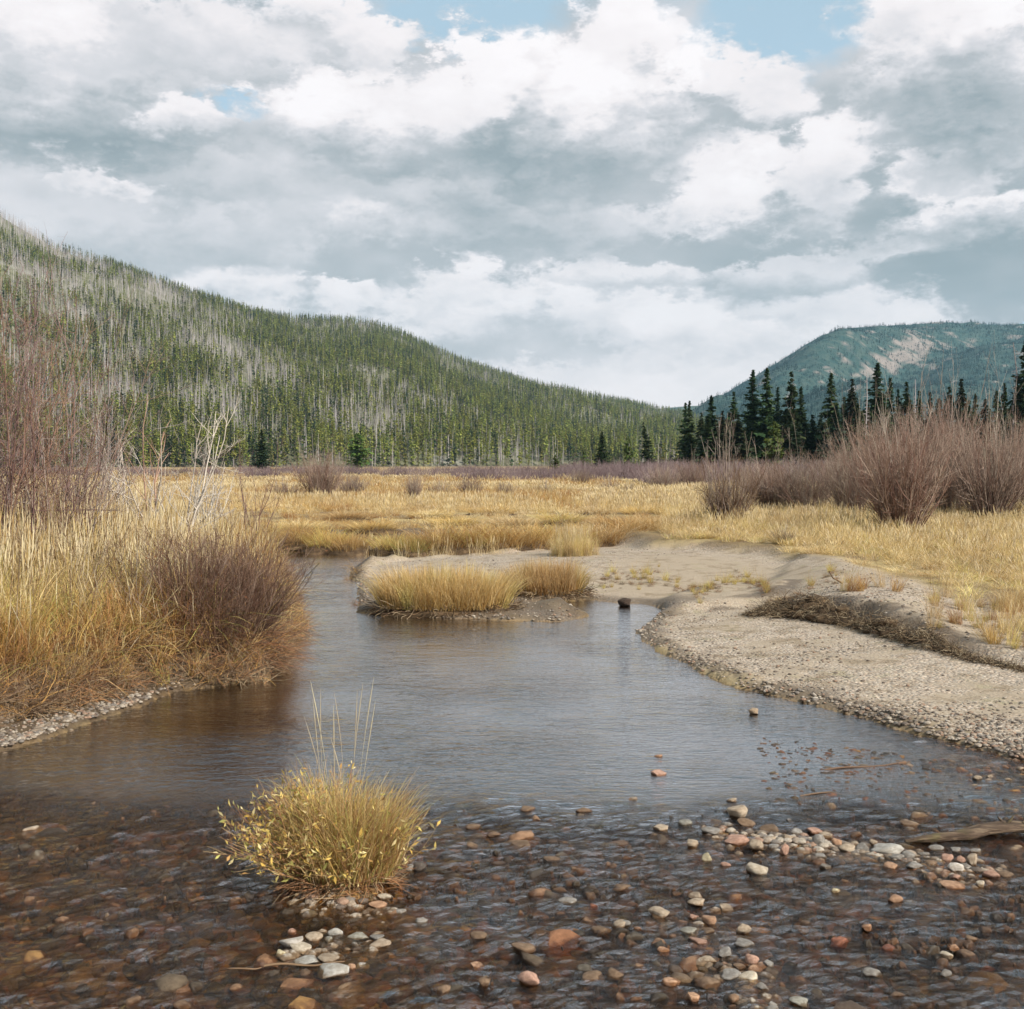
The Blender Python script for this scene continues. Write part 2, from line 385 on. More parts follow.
# ------------------------------------------------------------------ water
def mat_water():
    m, t = mat_new('water')
    pos = t.new('ShaderNodeNewGeometry').outputs['Position']
    rif = attr(t, 'riffle')
    st = t.vmath('MULTIPLY', pos, (1.0, 2.3, 1.0))
    st2 = t.new('ShaderNodeMapping', ins={0: pos, 'Rotation': (0, 0, R(24)), 'Scale': (1.0, 2.6, 1.0)}).outputs[0]
    a = t.noise(st, 3.2, 3, .55, .4); b = t.noise(st2, 8.0, 3, .55, .3); c = t.noise(st, 24.0, 2, .5, .2)
    gust = t.math('MULTIPLY_ADD', t.maprange(t.noise(pos, .45, 3, .5), .35, .65), .8, .45)
    h = t.math('ADD', t.math('MULTIPLY', a, .014), t.math('ADD', t.math('MULTIPLY', b, .0125), t.math('MULTIPLY', c, .0026)))
    h = t.math('MULTIPLY', h, gust)
    rr = t.noise(t.vmath('MULTIPLY', pos, (1.0, 1.25, 1.0)), 11.0, 6, .68, 1.6)
    h = t.math('ADD', h, t.math('MULTIPLY', t.math('MULTIPLY', t.math('MULTIPLY', rr, rif), t.maprange(t.noise(pos, 1.6, 3, .6), .35, .65, .5, 1.6)), .026))
    nb = bump(t, h, 1.0, 1.0)
    fr = t.new('ShaderNodeFresnel', ins={'IOR': t.math('MULTIPLY_ADD', rif, -.46, 1.80), 'Normal': nb}).outputs[0]
    fr = t.math('MULTIPLY', fr, t.math('MULTIPLY_ADD', rif, -.50, 1.60), clamp=True)
    gl = t.new('ShaderNodeBsdfGlossy', ins={'Color': (1, 1, 1, 1), 'Roughness': 0.05, 'Normal': nb}).outputs[0]
    tint = t.mix(rif, (.64, .37, .13), (.98, .80, .54))
    tr = t.new('ShaderNodeBsdfTransparent', ins={'Color': tint}).outputs[0]
    mx = t.new('ShaderNodeMixShader', ins={0: fr, 1: tr, 2: gl}).outputs[0]
    finish(t, mx); return m
def build_water():
    nr, nc = 620, 420
    r = np.exp(np.linspace(math.log(5.0), math.log(46), nr))
    a = np.linspace(-1, 1, nc) * R(62)
    rr, aa = np.meshgrid(r, a, indexing='ij'); x = rr * np.sin(aa); y = rr * np.cos(aa) - 3.5
    sh = x.shape; x = x.ravel(); y = y.ravel()
    near = y < 10
    rif = np.zeros_like(x)
    _, dw, _, _, _, rif = ground(x, y, True)
    rif = rif * 1.0
    st = fbm(x * 5.0 + 2 * fbm(x * 1.3, y * 1.3, 2), y * 6.5 + 1.6 * fbm(x * 1.1 + 8, y * 1.1, 2), 5, .64)
    ridge = (0.5 - np.abs(fbm(x * 3.1 + 5, y * 5.5, 3, .55)) * 2)
    z = rif * (0.020 * st + 0.012 * ridge) + (1 - rif) * 0.004 * fbm(x * 2.2, y * 5, 3)
    me = mesh('water', np.c_[x, y, z], [grid_faces(*sh)], mat_water(), attrs=dict(riffle=rif), smooth=True)
    o = tag(obj('water', me), kind='structure')
build_water()

# ------------------------------------------------------------------ plant builders
def mat_leaf(name, rough=.65, transl=.3, vary=.35, hue=.02, kind='OBJECT'):
    """colour from the mesh, varied a little from plant to plant"""
    m, t = mat_new(name)
    c = attr(t, 'col', out='Color')
    rnd = t.new('ShaderNodeObjectInfo').outputs['Random']
    tint = attr(t, 'tint', 'INSTANCER', 'Color')
    hs = t.n.new('ShaderNodeHueSaturation')
    t.put(hs, 'Hue', t.math('MULTIPLY_ADD', rnd, hue * 2, .5 - hue)); t.put(hs, 'Value', t.math('MULTIPLY_ADD', rnd, vary * 2, 1 - vary)); t.put(hs, 'Color', c)
    d = pbsdf(t, hs.outputs[0], rough, None, .2)
    if transl:
        tr = t.new('ShaderNodeBsdfTranslucent', ins={'Color': hs.outputs[0]}).outputs[0]
        d = t.new('ShaderNodeMixShader', ins={0: transl, 1: d, 2: tr}).outputs[0]
    finish(t, d); return m
M_grass = mat_leaf('dry_grass', .6, .35, .18, .010)
M_twig = mat_leaf('twig_bark', .75, 0, .15, .008)
M_needle = mat_leaf('needles', .6, .28, .30, .018)
M_bark = mat_leaf('bark', .85, 0, .22, .01)

def unit(v): return v / (np.linalg.norm(v, axis=-1, keepdims=True) + 1e-9)
def blades(s, root, h, lean_dir, lean, width, col, g, segs=4, m=0, tipcol=None, wob=.045):
    """root n,3; h n; lean_dir n (angle); lean n; width n; col n,3"""
    n = len(root); T = np.linspace(0, 1, segs + 1)
    dx, dy = np.cos(lean_dir), np.sin(lean_dir)
    fa = g.uniform(0, 2 * math.pi, n); wx, wy = np.cos(fa), np.sin(fa)
    V = np.zeros((n, segs + 1, 2, 3)); C = np.zeros((n, segs + 1, 2, 3))
    k = g.normal(0, wob, (n, 2))
    for i, tt in enumerate(T):
        out = h * lean * (tt * .35 + .65 * tt * tt)
        up = h * tt * (1 - .38 * np.minimum(lean, 1.6) * tt * tt)
        cx = root[:, 0] + dx * out + k[:, 0] * h * math.sin(tt * 5); cyy = root[:, 1] + dy * out + k[:, 1] * h * math.sin(tt * 4); cz = root[:, 2] + up
        w = width * (1 - tt ** 1.6 * .9) * .5
        V[:, i, 0] = np.c_[cx - wx * w, cyy - wy * w, cz]; V[:, i, 1] = np.c_[cx + wx * w, cyy + wy * w, cz]
        cc = col if tipcol is None else col * (1 - tt) + tipcol * tt
        C[:, i, 0] = cc; C[:, i, 1] = cc
    b = np.arange(n)[:, None] * (segs + 1) * 2 + np.arange(segs)[None] * 2
    f = np.stack([b, b + 1, b + 3, b + 2], -1).reshape(-1, 4)
    s.add(V, f, C.reshape(-1, 3), m)
def tubes(s, path, rad, col, sides=3, m=0):
    """path n,k,3; rad n,k; col n,3"""
    n, k, _ = path.shape
    tan = unit(np.gradient(path, axis=1))
    ref = np.where(np.abs(tan[..., 2:3]) > .8, np.array([1., 0, 0]), np.array([0, 0, 1.]))
    u = unit(np.cross(tan, ref)); w = np.cross(tan, u)
    an = np.linspace(0, 2 * math.pi, sides, endpoint=False)
    V = path[:, :, None] + rad[:, :, None, None] * (u[:, :, None] * np.cos(an)[None, None, :, None] + w[:, :, None] * np.sin(an)[None, None, :, None])
    i = (np.arange(n)[:, None, None] * k + np.arange(k - 1)[None, :, None]) * sides
    j = np.arange(sides)[None, None]; jn = (j + 1) % sides
    f = np.stack([i + j, i + jn, i + sides + jn, i + sides + j], -1).reshape(-1, 4)
    C = np.repeat(np.broadcast_to(np.asarray(col), (n, 3)), k * sides, 0) if np.ndim(col) == 2 or np.ndim(col) == 1 else col
    s.add(V, f, C, m)
def stempaths(base, dirv, L, g, k=6, curl=.18, grav=0.0, up=0.0):
    n = len(base); p = np.zeros((n, k, 3)); p[:, 0] = base; d = dirv.copy()
    for i in range(1, k):
        d = unit(d + g.normal(0, curl, (n, 3)) * [1, 1, .6] + np.array([0, 0, up - grav]))
        p[:, i] = p[:, i - 1] + d * (L / (k - 1))[:, None]
    return p
def at_t(path, t):
    n, k, _ = path.shape; x = t * (k - 1); i = np.minimum(x.astype(int), k - 2); f = (x - i)[:, None]; r = np.arange(n)
    a, b = path[r, i], path[r, i + 1]; return a * (1 - f) + b * f, unit(b - a)
def pal(g, n, cols, jit=.15):
    c = np.array(cols)[g.integers(0, len(cols), n)]; return c * g.uniform(1 - jit, 1 + jit, (n, 1))
def shrub(s, g, n, h, spread, base_r, cols, r0=.010, sub=6, sub2=4, lean=.5, curl=.10, tipr=.45, up=.05, fill=1.0, sides=3, low=.25, wide=1.0):
    """bare many-stemmed shrub"""
    a = g.uniform(0, 2 * math.pi, n); q = np.sqrt(g.uniform(0, 1, n))
    base = np.c_[np.cos(a) * q * base_r, np.sin(a) * q * base_r, np.full(n, -.05)]
    tilt = q * lean + g.normal(0, .08, n)
    d = np.c_[np.cos(a) * np.sin(tilt), np.sin(a) * np.sin(tilt), np.cos(tilt)]
    L = h * g.uniform(.55, 1.05, n) * (1 - .12 * q)
    p0 = stempaths(base, d, L, g, 7, curl, 0, up)
    c0 = pal(g, n, cols)
    R0 = r0 * g.uniform(.7, 1.3, n)
    tubes(s, p0, R0[:, None] * np.linspace(1, tipr * .6, 7)[None], c0, sides)
    def kids(p, L, R, c, m, lo, frac, spreadk):
        spreadk *= wide
        n = len(p); idx = np.repeat(np.arange(n), m); t = g.uniform(lo, .97, n * m)
        b, dd = at_t(p[idx], t)
        d = unit(dd + g.normal(0, spreadk, (n * m, 3)) + [0, 0, .12])
        l = L[idx] * frac * g.uniform(.4, 1.0, n * m) * (1.15 - t * .75)
        pp = stempaths(b, d, l, g, 4, curl * 1.2, 0, up)
        rr = R[idx] * (1 - t * .5) * .55
        tubes(s, pp, rr[:, None] * np.linspace(1, .45, 4)[None], c[idx] * g.uniform(.85, 1.15, (n * m, 1)), sides)
        return pp, l, rr, c[idx]
    if sub:
        p1, l1, R1, c1 = kids(p0, L, R0, c0, sub, low, .42, .42)
        if sub2: kids(p1, l1, R1, c1, sub2, .15, .55, .5); return p0, p1
        return p0, p1
    return p0, p0
def leaves(s, path, n, g, size, cols, m=0, tmin=.3):
    idx = g.integers(0, len(path), n); b, d = at_t(path[idx], g.uniform(tmin, 1, n))
    L = unit(d * .6 + g.normal(0, .6, (n, 3)) + [0, 0, .1]); W = unit(np.cross(L, g.normal(0, 1, (n, 3))))
    sz = size * g.uniform(.5, 1.2, n)[:, None]
    N = np.cross(L, W) * sz * .12
    V = np.stack([b, b + L * sz * .5 + W * sz * .16 + N, b + L * sz, b + L * sz * .5 - W * sz * .16 + N], 1)
    f = np.arange(n * 4).reshape(n, 4); s.add(V, f, np.repeat(pal(g, n, cols, .2), 4, 0), m)

def conifer(s, g, h, rad, crown0=.08, nb=150, per=8, size=.5, cols=((.03, .055, .02),), power=.85, droop=.25, m=1, irregular=.25, trunk=True, gaps=.15, quad=1):
    if trunk:
        k = 6; z = np.linspace(0, h, k)
        p = np.zeros((1, k, 3)); p[0, :, 2] = z; p[0, 1:, 0] = np.cumsum(g.normal(0, .006 * h / k, k - 1))
        tubes(s, p, (np.linspace(1, .08, k) * (.012 * h + .03))[None], np.array([.12, .095, .075]), 5, 0)
    t = crown0 + (1 - crown0) * np.sort(g.uniform(0, 1, nb) ** .92) * .985
    q = (1 - t) / (1 - crown0)
    L = rad * (q ** power) * g.uniform(1 - irregular * 1.6, 1 + irregular * .5, nb) * np.clip(.55 + (1 - q) * 6, .55, 1) * np.clip(q * 9, .35, 1) + .005 * h
    # gaps where branches died
    L = L * np.where(vnoise(t * 14 + g.uniform(0, 99), np.zeros(nb)) < -.5 + gaps, .45, 1)
    az = g.uniform(0, 2 * math.pi, nb)
    n = nb * per; idx = np.repeat(np.arange(nb), per)
    u = np.tile((np.arange(per) + .6) / per, nb) * g.uniform(.85, 1.08, n)
    LL = L[idx]; r = LL * u; A = az[idx] + g.normal(0, .10, n) / (u + .2)
    dz = -droop * r * (1 - .25 * u) + .12 * LL * u * u * u
    c = np.c_[np.cos(A) * r, np.sin(A) * r, t[idx] * h + dz + g.normal(0, .03 * size, n)]
    sz = size * g.uniform(.6, 1.25, n) * (.38 + .62 * np.clip(LL / (rad * .6), 0, 1))
    out = np.c_[np.cos(A), np.sin(A), np.full(n, -.25)]; side = np.c_[-np.sin(A), np.cos(A), np.zeros(n)]
    for _ in range(quad):
        o = unit(out + g.normal(0, .45, (n, 3))); sd = unit(side + g.normal(0, .5, (n, 3)))
        a = o * sz[:, None] * .75; b = sd * sz[:, None] * .42
        V = np.stack([c - a * .5, c + b, c + a, c - b + a * .15], 1)
        s.add(V, np.arange(n * 4).reshape(n, 4), np.repeat(pal(g, n, cols, .28), 4, 0), m)
def snag(s, g, h, col=(.36, .33, .33), nb=26, rad=.7, m=0, k=.009):
    z = np.linspace(0, h, 5); p = np.zeros((1, 5, 3)); p[0, :, 2] = z; p[0, :, 0] = g.normal(0, .01 * h, 5) * [0, 1, 1, 1, 1]
    tubes(s, p, (np.linspace(1, .25, 5) * k * h)[None], np.array(col), 4, m)
    if nb:
        t = g.uniform(.25, .98, nb); a = g.uniform(0, 6.28, nb); L = rad * (1.15 - t) * g.uniform(.5, 1.2, nb)
        b = np.c_[np.zeros(nb), np.zeros(nb), t * h]; d = unit(np.c_[np.cos(a), np.sin(a), g.uniform(-.5, .2, nb)])
        tubes(s, stempaths(b, d, L, g, 3, .12), np.tile(np.array([.035, .02, .008]), (nb, 1)) * (h / 14), pal(g, nb, [col]), 3, m)

protos = bpy.data.collections
def scatter(name, x, y, z, rz, sc, items, label=None, kind='stuff', tilt=None):
    """one object: instances of the given meshes on points"""
    n = len(x)
    me = bpy.data.meshes.new(name); me.vertices.add(n); me.vertices.foreach_set('co', np.c_[x, y, z].astype(np.float32).ravel())
    rot = np.zeros((n, 3)); rot[:, 2] = rz
    if tilt is not None: rot[:, :2] = tilt
    a = me.attributes.new('rot', 'FLOAT_VECTOR', 'POINT'); a.data.foreach_set('vector', rot.astype(np.float32).ravel())
    sc = np.asarray(sc, float); sc = np.repeat(sc[:, None], 3, 1) if sc.ndim == 1 else sc
    a = me.attributes.new('scl', 'FLOAT_VECTOR', 'POINT'); a.data.foreach_set('vector', sc.astype(np.float32).ravel())
    o = link(bpy.data.objects.new(name, me))
    col = bpy.data.collections.new('kinds_of_' + name)
    for i, pm in enumerate(items):
        q = bpy.data.objects.new(pm.name, pm); col.objects.link(q)
    ng = bpy.data.node_groups.new('scatter_' + name, 'GeometryNodeTree')
    ng.interface.new_socket('Geometry', in_out='INPUT', socket_type='NodeSocketGeometry')
    ng.interface.new_socket('Geometry', in_out='OUTPUT', socket_type='NodeSocketGeometry')
    N = ng.nodes; L = ng.links
    gi = N.new('NodeGroupInput'); go = N.new('NodeGroupOutput')
    mp = N.new('GeometryNodeMeshToPoints'); ip = N.new('GeometryNodeInstanceOnPoints')
    ci = N.new('GeometryNodeCollectionInfo'); ci.inputs[0].default_value = col
    ci.inputs['Separate Children'].default_value = True; ci.inputs['Reset Children'].default_value = True
    ar = N.new('GeometryNodeInputNamedAttribute'); ar.data_type = 'FLOAT_VECTOR'; ar.inputs[0].default_value = 'rot'
    asc = N.new('GeometryNodeInputNamedAttribute'); asc.data_type = 'FLOAT_VECTOR'; asc.inputs[0].default_value = 'scl'
    rv = N.new('FunctionNodeRandomValue'); rv.data_type = 'INT'
    for sk in rv.inputs:
        if sk.type == 'INT' and sk.name == 'Max': sk.default_value = len(items) - 1
        if sk.type == 'INT' and sk.name == 'Min': sk.default_value = 0
    L.new(gi.outputs[0], mp.inputs['Mesh']); L.new(mp.outputs[0], ip.inputs['Points']); L.new(ci.outputs[0], ip.inputs['Instance'])
    ip.inputs['Pick Instance'].default_value = True
    L.new([k for k in rv.outputs if k.type == 'INT'][0], ip.inputs['Instance Index'])
    L.new(ar.outputs[0], ip.inputs['Rotation']); L.new(asc.outputs[0], ip.inputs['Scale']); L.new(ip.outputs[0], go.inputs[0])
    md = o.modifiers.new('scatter', 'NODES'); md.node_group = ng
    if kind: o['kind'] = kind
    if label: o['label'] = label; 
    return o

# ------------------------------------------------------------------ hills
_rx = np.array([-1600, -900, -400, 0, 60, 120, 200, 250, 300, 340, 370, 400, 430, 460, 520, 580, 640, 690, 740, 900.])
_ry = np.array([60, 60, 106, 214, 250, 269, 298, 313, 322, 322, 325, 334, 348, 362, 381, 394, 406, 416, 432, 462.])
_Dr = np.interp(_rx, [-1600, 0, 200, 340, 440, 600, 720, 900], [1250, 1300, 1350, 1700, 1800, 2000, 2300, 2400])
_Df = np.interp(_rx, [-1600, -300, 0, 200, 400, 600, 720, 900], [300, 380, 420, 460, 540, 640, 700, 780])
def hill_pt(px, s):
    """px: column as a bearing, s: 0 at the foot, 1 on the ridge, more beyond"""
    ry = np.interp(px, _rx, _ry); Dr = np.interp(px, _rx, _Dr); Df = np.interp(px, _rx, _Df)
    zr = (HOR - ry) / F * Dr
    Y = Df + (Dr - Df) * s
    g = np.where(s < 1, np.clip(s, 0, 1) ** 1.10, 1 - .9 * (s - 1) * 1.2)
    x = (px - 512) / F * Y
    gul = fbm(x / 190 + 3, Y / 320, 4, .5) * 50 * np.clip(s * 4, 0, 1) * np.clip((1 - s) * 3, 0, 1)
    return x, Y, .35 + zr * g + gul * .55 - np.where(s <= 0.01, 3, 0)
_mx = np.array([560, 640, 690, 712, 740, 780, 820, 850, 880, 915, 950, 1024, 1120, 1250, 1500, 2200.])
_my = np.array([463, 424, 414, 403, 384, 360, 337, 328, 326, 325, 322, 325, 336, 352, 380, 400.])
def mount_pt(px, s):
    ry = np.interp(px, _mx, _my); Dr = 3600 + 0 * px; Df = 1500 + 0 * px
    zr = (HOR - ry) / F * Dr
    Y = Df + (Dr - Df) * s
    x = (px - 512) / F * Y
    g = np.where(s < 1, np.clip(s, 0, 1) ** 1.12, 1 - 1.5 * (s - 1))
    z = zr * g
    # a spur coming forward and down to the left below the summit, with a hollow behind it
    cx = 930 - (1 - s) * 330
    spur = np.exp(-((px - cx) / (38 + 40 * (1 - s))) ** 2) * sstep(.97, .70, s) * sstep(.1, .5, s)
    holl = np.exp(-((px - (cx - 85)) / 55) ** 2) * sstep(1.0, .85, s) * sstep(.3, .6, s)
    h2 = np.exp(-((px - (cx + 90)) / 50) ** 2) * sstep(1.0, .85, s) * sstep(.3, .6, s)
    z = z + spur * 75 - holl * 50 - h2 * 45
    z = z + fbm(x / 300, Y / 300, 5, .5) * 70 * np.clip((1 - s) * 4, 0, 1) + fbm(x / 60, Y / 60, 3) * 10
    return x, Y, z
def mat_hill(name, dark, light, rock, sc, rockth, rocklev=0):
    m, t = mat_new(name)
    pos = t.new('ShaderNodeNewGeometry').outputs['Position']
    n1 = t.noise(pos, .012 * sc, 6, .65); n2 = t.noise(pos, .08 * sc, 5, .7)
    c = t.mix(t.maprange(n2, .35, .65), dark, light)
    c = t.mix(attr(t, 'rock'), c, t.mix(n2, tuple(k * .7 for k in rock), tuple(k * 1.25 for k in rock)))
    finish(t, pbsdf(t, c, .95, bump(t, n2, 6 / sc, .8), .1)); return m
def hill_mesh(name, fn, px, s, mat, rockfn):
    pp, ss = np.meshgrid(px, s, indexing='ij'); x, y, z = fn(pp.ravel(), ss.ravel())
    rock = rockfn(pp.ravel(), ss.ravel(), x, y, z)
    me = mesh(name, np.c_[x, y, z], [grid_faces(*pp.shape)], mat, attrs=dict(rock=rock), smooth=True)
    return tag(obj(name, me), kind='structure')
def hill_open(px, py):
    """the bleached, dead-standing bands of the left hillside: 1 where the wood is dead"""
    line = 285 + (px - 60) * .40              # runs down to the right
    b = np.exp(-((py - line - 12 * np.sin(px / 37.)) / 24.) ** 2) * sstep(-40, 40, px) * (1 - .75 * sstep(280, 360, px)) * sstep(460, 400, px)
    l2 = 236 + (px) * .50
    b2 = np.exp(-((py - l2 + 14) / 10.) ** 2) * .6 * (px < 110)
    return np.clip(b + b2, 0, 1)
hill_mesh('hillside', hill_pt, np.linspace(-1600, 900, 420), np.concatenate([np.linspace(0, 1, 120), np.linspace(1.03, 1.35, 10)]),
          mat_hill('hillside', (.10, .105, .05), (.18, .17, .11), (.36, .335, .31), 1.6, 0),
          lambda p, s, x, y, z: sstep(.28, .45, fbm(x / 35, y / 60, 4)) * .4)
def mrock(px, s, x, y, z):
    py = HOR - (z - H) / y * F
    r = np.exp(-((px - 919) / 15) ** 2 - ((py - 348) / 15) ** 2) * 1.0 + np.exp(-((px - 938) / 22) ** 2 - ((py - 323) / 1.6) ** 2) * 1.1 + np.exp(-((px - 868) / 16) ** 2 - ((py - 325) / 1.5) ** 2) * .9
    r = r + np.exp(-((px - 900 + (py - 352) * 1.2) / 26) ** 2 - ((py - 362) / 14) ** 2) * .9
    return sstep(.45, .85, r + 1.3 * fbm(x / 32, y / 40, 5, .65)) * .70
hill_mesh('mountain', mount_pt, np.linspace(560, 2200, 360), np.concatenate([np.linspace(0, 1, 190), np.linspace(1.02, 1.3, 14)]),
          mat_hill('mountain', (.022, .055, .050), (.06, .09, .075), (.34, .27, .24), .5, 0), mrock)
# a low pale ridge far behind the gap
def far_pt(px, s):
    ry = np.interp(px, [300, 560, 640, 690, 720, 760, 900], [440, 415, 410, 405.5, 405, 410, 440]); Y = 4300 + 500 * s
    return (px - 512) / F * Y, Y, (HOR - ry) / F * 4800 * np.sin(np.clip(s, 0, 1) * math.pi / 2)
hill_mesh('distant_hills', far_pt, np.linspace(300, 900, 60), np.linspace(0, 1.0, 12), mat_hill('distant_hills', (.05, .08, .06), (.10, .12, .08), (.3, .3, .3), .3, 0), lambda p, s, x, y, z: x * 0)

# ------------------------------------------------------------------ forests
g = np.random.default_rng(11)
PINE = [(.265, .28, .055), (.20, .23, .05), (.31, .30, .08), (.14, .175, .045)]
SPR = [(.030, .055, .020), (.042, .072, .025), (.058, .082, .030)]
MTN = [(.014, .045, .040), (.02, .055, .048), (.028, .055, .045)]  # bluish greens: part of the distance haze is put into the tree colour
def two(name, fn):
    s = Soup(); fn(s); return s
def tree_parts(fn_trunk, fn_crown, name, mt, mc):
    a = Soup(); fn_trunk(a); b = Soup(); fn_crown(b)
    return a.mesh(name + '_trunk', [mt]), b.mesh(name + '_crown', [mc])
def trunk_only(s, g, h, col=(.13, .10, .08), r=.010):
    p = np.zeros((1, 6, 3)); p[0, :, 2] = np.linspace(-.3, h, 6); p[0, 1:, 0] = np.cumsum(g.normal(0, .004 * h, 5))
    tubes(s, p, (np.linspace(1, .08, 6) * (r * h + .03))[None], np.array(col), 6, 0)
pine_near = []; pine_all = []
for i in range(7):
    h = g.uniform(13, 17); gg = np.random.default_rng(100 + i)
    pc = [PINE, PINE[:2], PINE[1:], [PINE[0], PINE[2]], PINE, SPR + PINE[3:], [(.035, .06, .03), (.05, .075, .04)]][i]
    kw = dict(rad=gg.uniform(1.0, 1.5), crown0=[.22, .3, .12, .35, .2, .05, .05][i], size=.85, cols=pc, power=.7 if i < 5 else .9, irregular=.45, gaps=.25)
    pine_near.append(tree_parts(lambda s: trunk_only(s, gg, h * .97), lambda s: conifer(s, gg, h, nb=90, per=4, m=0, trunk=False, **kw), 'pine', M_bark, M_needle))
    s = Soup(); kw['size'] = 1.25
    conifer(s, gg, h, nb=42, per=3, m=1, **kw); pine_all.append(s.mesh('pine_kind', [M_bark, M_needle]))
snag_near = []; snag_all = []
GREY = [(.42, .38, .38), (.34, .31, .32), (.52, .48, .46), (.28, .25, .25), (.39, .36, .31)]
for i in range(5):
    gg = np.random.default_rng(200 + i); h = gg.uniform(10, 15)
    a = Soup(); snag(a, gg, h, GREY[i], 0, k=.0105); b = Soup()
    nb = 46; t = gg.uniform(.2, .97, nb); an = gg.uniform(0, 6.28, nb); L = 1.1 * (1.2 - t) * gg.uniform(.5, 1.2, nb)
    d = unit(np.c_[np.cos(an), np.sin(an), gg.uniform(-.4, .3, nb)])
    tubes(b, stempaths(np.c_[np.zeros(nb), np.zeros(nb), t * h], d, L, gg, 3, .12), np.tile(np.array([.035, .022, .01]), (nb, 1)), pal(gg, nb, [GREY[i]]), 3)
    snag_near.append((a.mesh('snag_trunk', [M_bark]), b.mesh('snag_branches', [M_bark])))
    s = Soup(); snag(s, gg, h, GREY[i], 16, 1.0, 0, k=.0135); snag_all.append(s.mesh('snag_kind', [M_bark]))

def sample_hill(n, smin=.0, smax=1.04):
    px = g.uniform(-420, 860, n); s = smin + (smax - smin) * g.uniform(0, 1, n) ** .95
    x, y, z = hill_pt(px, s); py = HOR - (z - H) / y * F
    return px, s, x, y, z, py
N = 54000
px, s_, x, y, z, py = (np.concatenate(q) for q in zip(sample_hill(N), sample_hill(9000, .93, 1.05)))
N = len(px)
dead = hill_open(px, py)
nn = fbm(x / 45, y / 70, 4, .6)
pg = .60 + 1.1 * nn - .66 * dead                       # chance of a living tree
ridge_y = np.interp(px, _rx, _ry)
up_band = np.exp(-((py - ridge_y - 40) / 32.) ** 2) * sstep(20, 120, px)
pg = pg + .38 * up_band + .25 * sstep(430, 460, py) - .30 * sstep(40, 6, py - ridge_y) * sstep(200, 60, px) * sstep(-10, 40, px) - .22 * sstep(300, 420, px) * sstep(36, 60, py - ridge_y)
live = g.uniform(0, 1, N) < pg
keep = live | (g.uniform(0, 1, N) < np.clip(.72 + .6 * dead + .5 * fbm(x / 60 + 9, y / 60, 3), .1, 1))
keep &= ~((dead > .55) & (g.uniform(0, 1, N) < .12))
px, x, y, z, py, live, s_ = (q[keep] for q in (px, x, y, z, py, live, s_))
sc = g.uniform(.60, 1.35, len(x)) * np.interp(s_, [0, .3, 1], [1.0, .92, .80])
# the biggest in the picture become trees of their own
view = (px > -20) & (px < 800) & (py < 480)
size = sc / y; size = np.where(view, size, 0)
lab_p = 'green lodgepole pine in the front rank of the dense wood on the lower left hillside'
lab_s = 'dead grey standing trunk among the pines on the lower left hillside'
used = np.zeros(len(x), bool)
for is_live, kinds, nm, lab, cat, grp in ((True, pine_near, 'pine_tree', lab_p, 'pine tree', 'living pines along the foot of the left hillside'),
                                          (False, snag_near, 'dead_tree', lab_s, 'dead tree', 'dead grey trunks along the foot of the left hillside')):
    idx = np.where(live == is_live)[0]; idx = idx[np.argsort(-size[idx])][:300]; used[idx] = True
    for j in idx:
        k = int(g.integers(0, len(kinds))); e = empty(nm, (x[j], y[j], z[j] - .2), g.uniform(0, 6.28)); e.scale = (sc[j],) * 3
        tag(e, lab, cat, grp)
        obj('trunk', kinds[k][0], e); obj('crown' if is_live else 'branches', kinds[k][1], e)
for is_live, kinds, nm in ((True, pine_all, 'pine_forest'), (False, snag_all, 'dead_forest')):
    q = (live == is_live) & ~used
    scatter(nm, x[q], y[q], z[q] - .3, g.uniform(0, 6.28, q.sum()), sc[q] * (1.0 if is_live else 1.0), kinds,
            'living pines covering the left hillside' if is_live else 'grey dead trees standing through the hillside wood')
# the wood on the far mountain
s = []
for i in range(4):
    q = Soup(); gg = np.random.default_rng(300 + i); conifer(q, gg, 11, 2.0, .0, 14, 3, 2.5, MTN, .8, .3, 0, trunk=False); s.append(q.mesh('fir_kind', [M_needle]))
N = 48000
px = g.uniform(600, 1330, N); ss = g.uniform(.02, 1.01, N) ** .75; x, y, z = mount_pt(px, ss)
pyy = HOR - (z - H) / y * F
rk = mrock(px, ss, x, y, z); thin = sstep(.05, .25, fbm(x / 200, y / 200, 4)) * .45 + np.exp(-((px - (930 - (1 - ss) * 330)) / 60) ** 2) * .35
k = (g.uniform(0, 1, N) > rk * .93) & (g.uniform(0, 1, N) > thin)
scatter('mountain_forest', x[k], y[k], z[k] - .5, g.uniform(0, 6.28, k.sum()), g.uniform(.5, 1.05, k.sum()), s, 'dark conifer wood covering the far mountain')
# wood between the near spruces and the mountain
N = 2600
px = g.uniform(650, 1500, N); y = np.exp(g.uniform(math.log(420), math.log(1500), N)); x = (px - 512) / F * y
zz = .4 + np.maximum(0, (y - 500)) * .012
dark = g.uniform(0, 1, N) < .6
scatter('valley_wood', x[dark], y[dark], zz[dark], g.uniform(0, 6.28, dark.sum()), g.uniform(.5, 1.0, dark.sum()), pine_all[4:], 'conifers on the valley floor behind the spruces')
scatter('valley_dead_wood', x[~dark], y[~dark], zz[~dark], g.uniform(0, 6.28, (~dark).sum()), g.uniform(.5, 1.0, (~dark).sum()), snag_all, 'dead grey trees on the valley floor behind the spruces')

